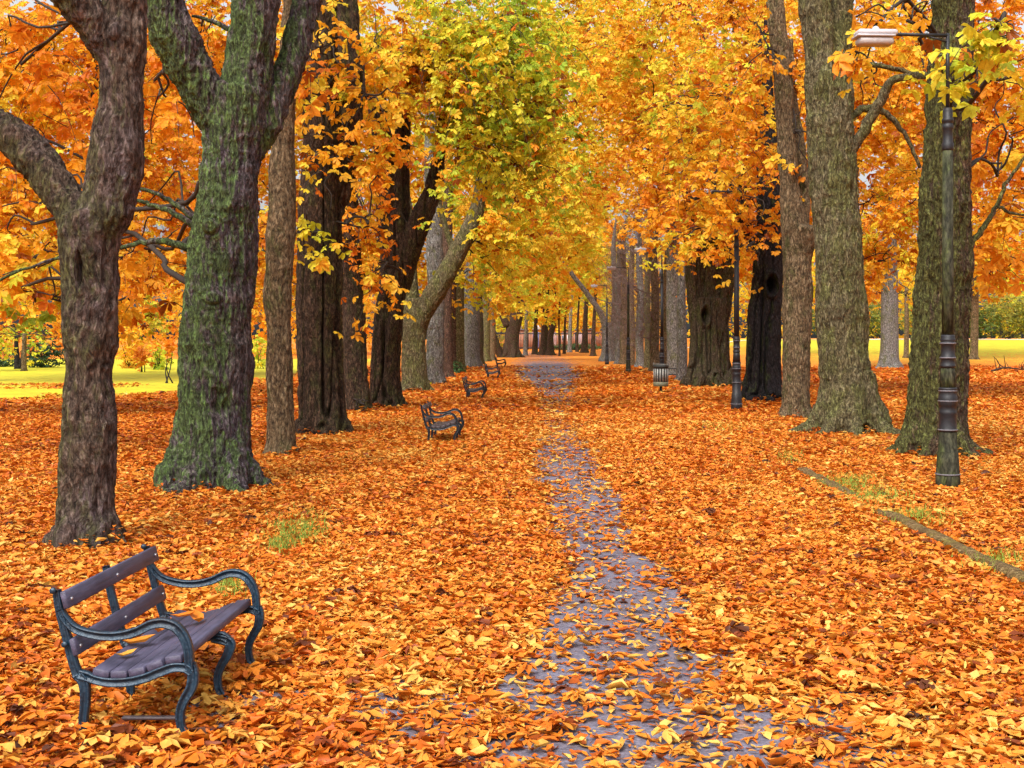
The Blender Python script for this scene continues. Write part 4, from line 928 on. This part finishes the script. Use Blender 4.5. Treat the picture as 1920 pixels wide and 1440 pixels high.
# leaves lying on the nearest bench
def seat_leaf(name, label, px, py, zz, size, rot, tone, curl):
    V = GV.copy(); V[:, 2] += curl * (V[:, 0] ** 2 * 1.4) + np.abs(V[:, 1]) * .3
    c, s = math.cos(rot), math.sin(rot)
    V = np.stack([V[:, 0]*c - V[:, 1]*s, V[:, 0]*s + V[:, 1]*c, V[:, 2]], -1) * size
    V[:, 2] += .006
    me = mesh_np(name, V, GQ[[2, 3]], GQ[[0, 1, 4, 5]][:, :3], {"tone": np.full(8, tone)}, True); o = link(name, me, M_LITTER)
    o.location = P(px, py, zz); tag(o, label, "leaf", "leaves lying on the nearest bench")
for dat in [("long pale orange leaf near the middle of the bench seat", 256, 1208, 7.30, .22, .3, .7, .5), ("upright curled orange leaf on the seat beside the bench's back slat", 303, 1186, 7.46, .19, 1.2, .55, .9),
            ("curved orange leaf on the far half of the bench seat", 371, 1166, 7.75, .21, 2.0, .6, .6), ("small orange leaf on the seat at the far end of the back slat", 343, 1158, 7.75, .17, .4, .55, .4),
            ("pale pinkish leaf on the seat at the near end of the bench", 236, 1231, 7.05, .14, .8, .85, .5)]:
    seat_leaf("fallen_leaf", *dat)
mb = MB(); mb.box((0, 0, .03), (.36, .035, .02), None, .006); pk = mb.build("plank", M_SLAT2); pk.location = (P(285, HY, 6.86)[0], 6.9, .035)
tag(pk, "thin dark plank lying on the leaves beneath the nearest bench", "plank")

# ------------------------------------------------------------------ lamp posts
M_POST = bark("algae_green_post", (.04, .04, .028), (.10, .10, .06), .4, (-1, 0, -.3), (.07, .085, .025), patch=(.08, .07, .06), scale=.7, bump=.15)
M_BLK = simple("black_paint", (.014, .014, .018), .5, .5, 14, 0, .2, spec=.4)
M_SILV = simple("chipped_white_band", (.16, .15, .17), .5, .5, 30)
M_HEAD = simple("grey_white_housing", (.46, .46, .50), .5, .2, 10)
M_DIFF = simple("dusty_diffuser", (.40, .37, .37), .35, .25, 10)
KL = 17.9 / F
def lp(rows): return [(w_ * KL / 2, (917 - y) * KL) for w_, y in rows]
def lamp(loc, rz, label, post, group, S=1.0):
    t = empty("street_lamp", loc, label, "street lamp", group, rz); t.scale = (S, S, S)
    m = MB(); m.lathe(lp([(46,925),(45,892),(44,889),(42,870),(39,848),(36,846),(33,812),(32,808)]), 10); m.build("pedestal", post, t)
    m = MB(); m.lathe(lp([(34.5,809),(35,806),(33,804),(32,792),(31.5,778),(33,776),(33,772),(31,770),(31,762),(34,760),(35,752),(34,744),(32,742),(31,733),(34,731),(34,728),(28,726)]), 24); m.build("collar", M_BLK, t, True)
    m = MB(); m.lathe(lp([(30,727),(27,700),(24,688)]), 20); m.build("neck", post, t, True)
    m = MB(); m.lathe(lp([(26,690),(29,686),(26,684),(25,674),(28,672),(28,669),(25,667),(25,648),(28,646),(29,643),(26,641),(28,639),(28,636),(25,634),(26,631),(22,628)]), 24); m.build("collar", M_BLK, t, True)
    m = MB(); m.lathe(lp([(21.5,630),(20.5,500),(19,280)]), 20); m.build("shaft", post, t, True)
    m = MB(); m.lathe(lp([(19.6,283),(22,280),(22,270),(18,266),(18,244),(21,242),(21,236),(18,234),(18,231),(22,229),(22,224),(18,222),(18,208),(15,203),(9,203)]), 20); m.build("collar", M_BLK, t, True)
    m = MB(); m.tube(np.array([(0,0,(917-205)*KL),(0,0,(917-63)*KL)]), 3.6 * KL, 10)
    zt = (917 - 67) * KL; m.tube(np.array([(0, 0, zt), (-102*KL, 0, zt + .01)]), .026, 10)
    m.tube(np.array([(0, 0, zt - .1), (-.3, 0, zt - .01)]), .014, 8); m.build("bracket_arm", M_BLK, t, True)
    x0 = -175 * KL; x1 = -100 * KL
    m = MB(); cx_ = (x0 + x1) / 2; m.box((cx_, 0, zt + .015), (x1 - x0, .26, .085), None, .025); m.box((cx_ - .03, 0, zt - .035), (x1 - x0 - .02, .28, .03), None, .008)
    h = m.build("lantern", M_HEAD, t)
    m = MB(); m.box((cx_ - .015, 0, zt - .105), (x1 - x0 - .07, .23, .115), None, .03); m.build("diffuser", M_DIFF, h)
    m = MB(); m.lathe([(.05, zt + .05), (.055, zt + .08), (.04, zt + .11), (.012, zt + .125)], 14, (cx_, 0, 0)); m.build("photocell", M_HEAD, h, True)
    for y in (889, 806, 752, 733, 671, 644):
        m = MB(); wv = {889: 45.5, 806: 35.6, 752: 35.6, 733: 33.5, 671: 29, 644: 29.6}[y] * KL / 2
        m.lathe([(wv, (917 - y - 1.2) * KL), (wv + .003, (917 - y - .6) * KL), (wv + .003, (917 - y + .6) * KL), (wv, (917 - y + 1.2) * KL)], 24); m.build("band", M_SILV, t, True)
    return t
GLM = "street lamps along the right side of the path"
lamp(((1777 - CX) * 17.9 / F, 17.9, 0), R(3), "tall nearest lamp post with greenish shaft before the mossy tree on the right", M_POST, GLM)
lamp(((1381 - CX) * 37 / F, 37, 0), R(6), "black lamp post in front of the almost black trunk", M_BLK, GLM)
lamp(((1241 - CX) * 61 / F, 61, 0), R(4), "lamp post rising directly behind the litter bin", M_BLK, GLM)
lamp(((1178 - CX) * 77 / F, 77, 0), R(4), "fourth lamp post from the front, mossy olive, left of the litter bin", M_POST, GLM)
lamp(((1138 - CX) * 103 / F, 103, 0), R(4), "farthest lamp post, thin and dark by the far right trunk", M_BLK, GLM)

# ------------------------------------------------------------------ litter bin
zb2 = 48.7; kb = zb2 / F
t = empty("litter_bin", ((1239 - CX) * zb2 / F, zb2, 0), "grey slatted litter bin on a short post, right edge of the path", "litter bin")
M_BIN = simple("grey_green_steel", (.30, .30, .28), .5, .3, 8, .3); M_BIND = simple("bin_dark", (.02, .022, .02), .6, .4, 8)
M_BING = simple("bin_olive_band", (.16, .16, .10), .6, .3, 8)
m = MB(); m.lathe([(.20, .32), (.275, .33), (.275, 1.06), (.25, 1.08), (.25, 1.02)], 24); m.build("liner", M_BIND, t, True)
m = MB()
for k in range(16):
    a = 2*math.pi*(k + .5)/16; m.box((math.cos(a)*.292, math.sin(a)*.292, .72), (.014, .062, .56), np.array([(math.cos(a), -math.sin(a), 0), (math.sin(a), math.cos(a), 0), (0, 0, 1)]))
m.build("slat_panel", M_BIN, t)
m = MB(); m.lathe([(.285, .29), (.303, .30), (.303, .46), (.285, .47)], 24); m.build("lower_band", M_BING, t, True)
m = MB(); m.lathe([(.285, 1.0), (.31, 1.0), (.315, 1.10), (.30, 1.13), (.265, 1.13), (.26, 1.09)], 24); m.build("rim", M_BIND, t, True)
m = MB(); m.tube(np.array([(-.30, 0, 1.12), (-.30, 0, 1.2), (-.26, 0, 1.22)]), .012, 6); m.tube(np.array([(.28, 0, 1.12), (.28, 0, 1.16), (-.28, 0, 1.17)]), .010, 6); m.build("handle", M_BIN, t)
m = MB(); m.tube(np.array([(0, 0, -.02), (0, 0, .33)]), .055, 12); m.lathe([(.2, -.01), (.2, .03), (.06, .05)], 16); m.build("post", M_BIND, t, True)
# low black rails between the right row's trunks
def rail_run(label, pts, z_h):
    r0 = empty("low_rail", (*pts[0], 0), label, "railing"); off = np.array((*pts[0], 0.))
    m = MB(); p = np.array([(x, y, z_h) for x, y in pts]) - off; m.tube(p, .035, 6); m.tube(p - (0, 0, z_h * .55), .03, 6); m.build("rail", M_BLK, r0)
    for x, y in pts:
        m = MB(); m.tube(np.array([(x - off[0], y - off[1], -.05), (x - off[0], y - off[1], z_h + .06)]), .045, 6); m.build("post", M_BLK, r0)
rail_run("low black rail between the litter bin and the fluted trunk", [((1250-CX)*66/F, 66), ((1272-CX)*66/F, 66.2), ((1292-CX)*66/F, 66.4)], .55)

# ------------------------------------------------------------------ far end: railing and brick building
zf = 232.0; kf = zf / F; fx0, fx1 = (930 - CX) * kf, (1170 - CX) * kf
fr = empty("railing_fence", (fx0, zf, 0), "tall dark railing across the far end of the avenue", "fence")
m = MB(); Lf = fx1 - fx0
for zz in (.35, 3.05): m.box((Lf/2, 0, zz), (Lf, .1, .22))
for k in range(90): m.tube(np.array([(Lf*k/89, 0, 0), (Lf*k/89, 0, 3.35)]), .055, 4)
m.build("bar_panel", M_BLK, fr)
for k in range(9):
    m = MB(); m.box((Lf*k/8, .12, 1.75), (.2, .2, 3.5)); m.build("post", M_BLK, fr)
bz = 250.0
def brick():
    m, n, l, b = new_mat("red_brick"); tc = n.new("ShaderNodeTexCoord").outputs['Object']
    bt = n.new("ShaderNodeTexBrick"); l.new(mapping(n, l, tc, (1, 1, 1), (R(90), 0, 0)), bt.inputs['Vector']); bt.inputs['Scale'].default_value = 2.5
    bt.inputs['Color1'].default_value = (.30, .10, .05, 1); bt.inputs['Color2'].default_value = (.40, .16, .08, 1); bt.inputs['Mortar'].default_value = (.3, .22, .17, 1)
    l.new(bt.outputs[0], b.inputs['Base Color']); b.inputs['Roughness'].default_value = .85; return m
M_BRICK = brick(); M_REND = simple("cream_render", (.72, .60, .42), .85, .15, 2); M_ROOF = simple("white_gable", (.75, .74, .76), .7, .12, 2); M_SLATE = simple("slate_roof", (.10, .10, .12), .7, .3, 2)
M_BLUE = simple("blue_door", (.14, .17, .42), .5, .3, 2); M_GLASS = simple("dark_window_glass", (.10, .12, .16), .1, .3, 2, spec=.8); M_LILAC = simple("lilac_panel", (.55, .42, .45), .7, .25, 2)
M_PBLUE = simple("pale_blue_panel", (.45, .58, .68), .6, .2, 2)
bx0, bx1 = (955 - CX) * bz / F, (1165 - CX) * bz / F
bd = empty("brick_building", (bx0, bz, 0), "low red brick building with a white gable behind the far railing", "building")
Lb = bx1 - bx0; kb_ = bz / F
m = MB(); m.box((Lb/2, 4, 1.9), (Lb, 8, 3.8)); wl = m.build("wall", M_BRICK, bd)
m = MB(); m.box((12.5*kb_, 4.1, 5.6), (22*kb_, 7.6, 3.6)); m.build("upper_wall", M_REND, bd)
m = MB(); gx0, gx1 = 44*kb_, 62*kb_; m.add([(gx0, -.15, 3.8), (gx1, -.15, 3.8), (gx0, -.15, 6.2), (gx0, 6, 3.8), (gx1, 6, 3.8), (gx0, 6, 6.2)], [(0,1,4,3),(1,2,5,4),(2,0,3,5)], [(0,2,1),(3,4,5)]); m.build("gable", M_ROOF, bd)
m = MB(); m.box((Lb/2, 4, 3.92), (Lb + .6, 8.6, .22)); m.build("roof", M_SLATE, bd)
for (a, b_, z0, z1, mt, nm) in ((44, 56, .4, 3.4, M_BLUE, "door"), (72, 88, .5, 3.3, M_LILAC, "panel"), (127, 136, .9, 3.2, M_LILAC, "panel"), (155, 162, .4, 3.3, M_PBLUE, "panel")):
    m = MB(); m.box(((a + b_)/2*kb_, -.05, (z0 + z1)/2), ((b_ - a)*kb_, .14, z1 - z0), None, .02); f = m.build(nm, mt, bd)
    m = MB()
    for k in range(3): m.box(((a + (b_ - a)*(k + .5)/3)*kb_, -.14, (z0 + z1)/2 + .3), ((b_ - a)*kb_/3 - .35, .04, (z1 - z0)*.5))
    m.build("pane", M_GLASS if nm == "door" else M_ROOF if mt is M_PBLUE else M_BRICK, f)
for a in (102, 112):
    m = MB(); m.box((a*kb_, -.04, 2.2), (.8, .12, 1.2), None, .02); f = m.build("window", M_ROOF, bd); m = MB(); m.box((a*kb_, -.12, 2.2), (.62, .04, 1.0)); m.build("pane", M_GLASS, f)

# dead branch lying on the right lawn
mb = MB(); rg = np.random.default_rng(4); c0 = P(1893, 697, 80); c0[2] = .05
mb.tube(catmull(np.array([c0 + (-1.2, 0, .0), c0 + (-.3, .1, .22), c0 + (.5, .1, .15), c0 + (1.4, .3, .02)]), 5), np.linspace(.07, .03, 16), 6)
for k in range(10):
    s0 = c0 + (rg.uniform(-.9, 1), .1, .15); e = s0 + (rg.normal(0, .3), rg.normal(0, .2), rg.uniform(.3, .9)); mb.tube(catmull(np.array([s0, (s0 + e)/2 + rg.normal(0, .08, 3), e]), 3), np.linspace(.035, .012, 7), 5)
tag(mb.build("dead_branch", M_TWIG), "fallen dark branch with upright twigs on the right lawn", "branch")
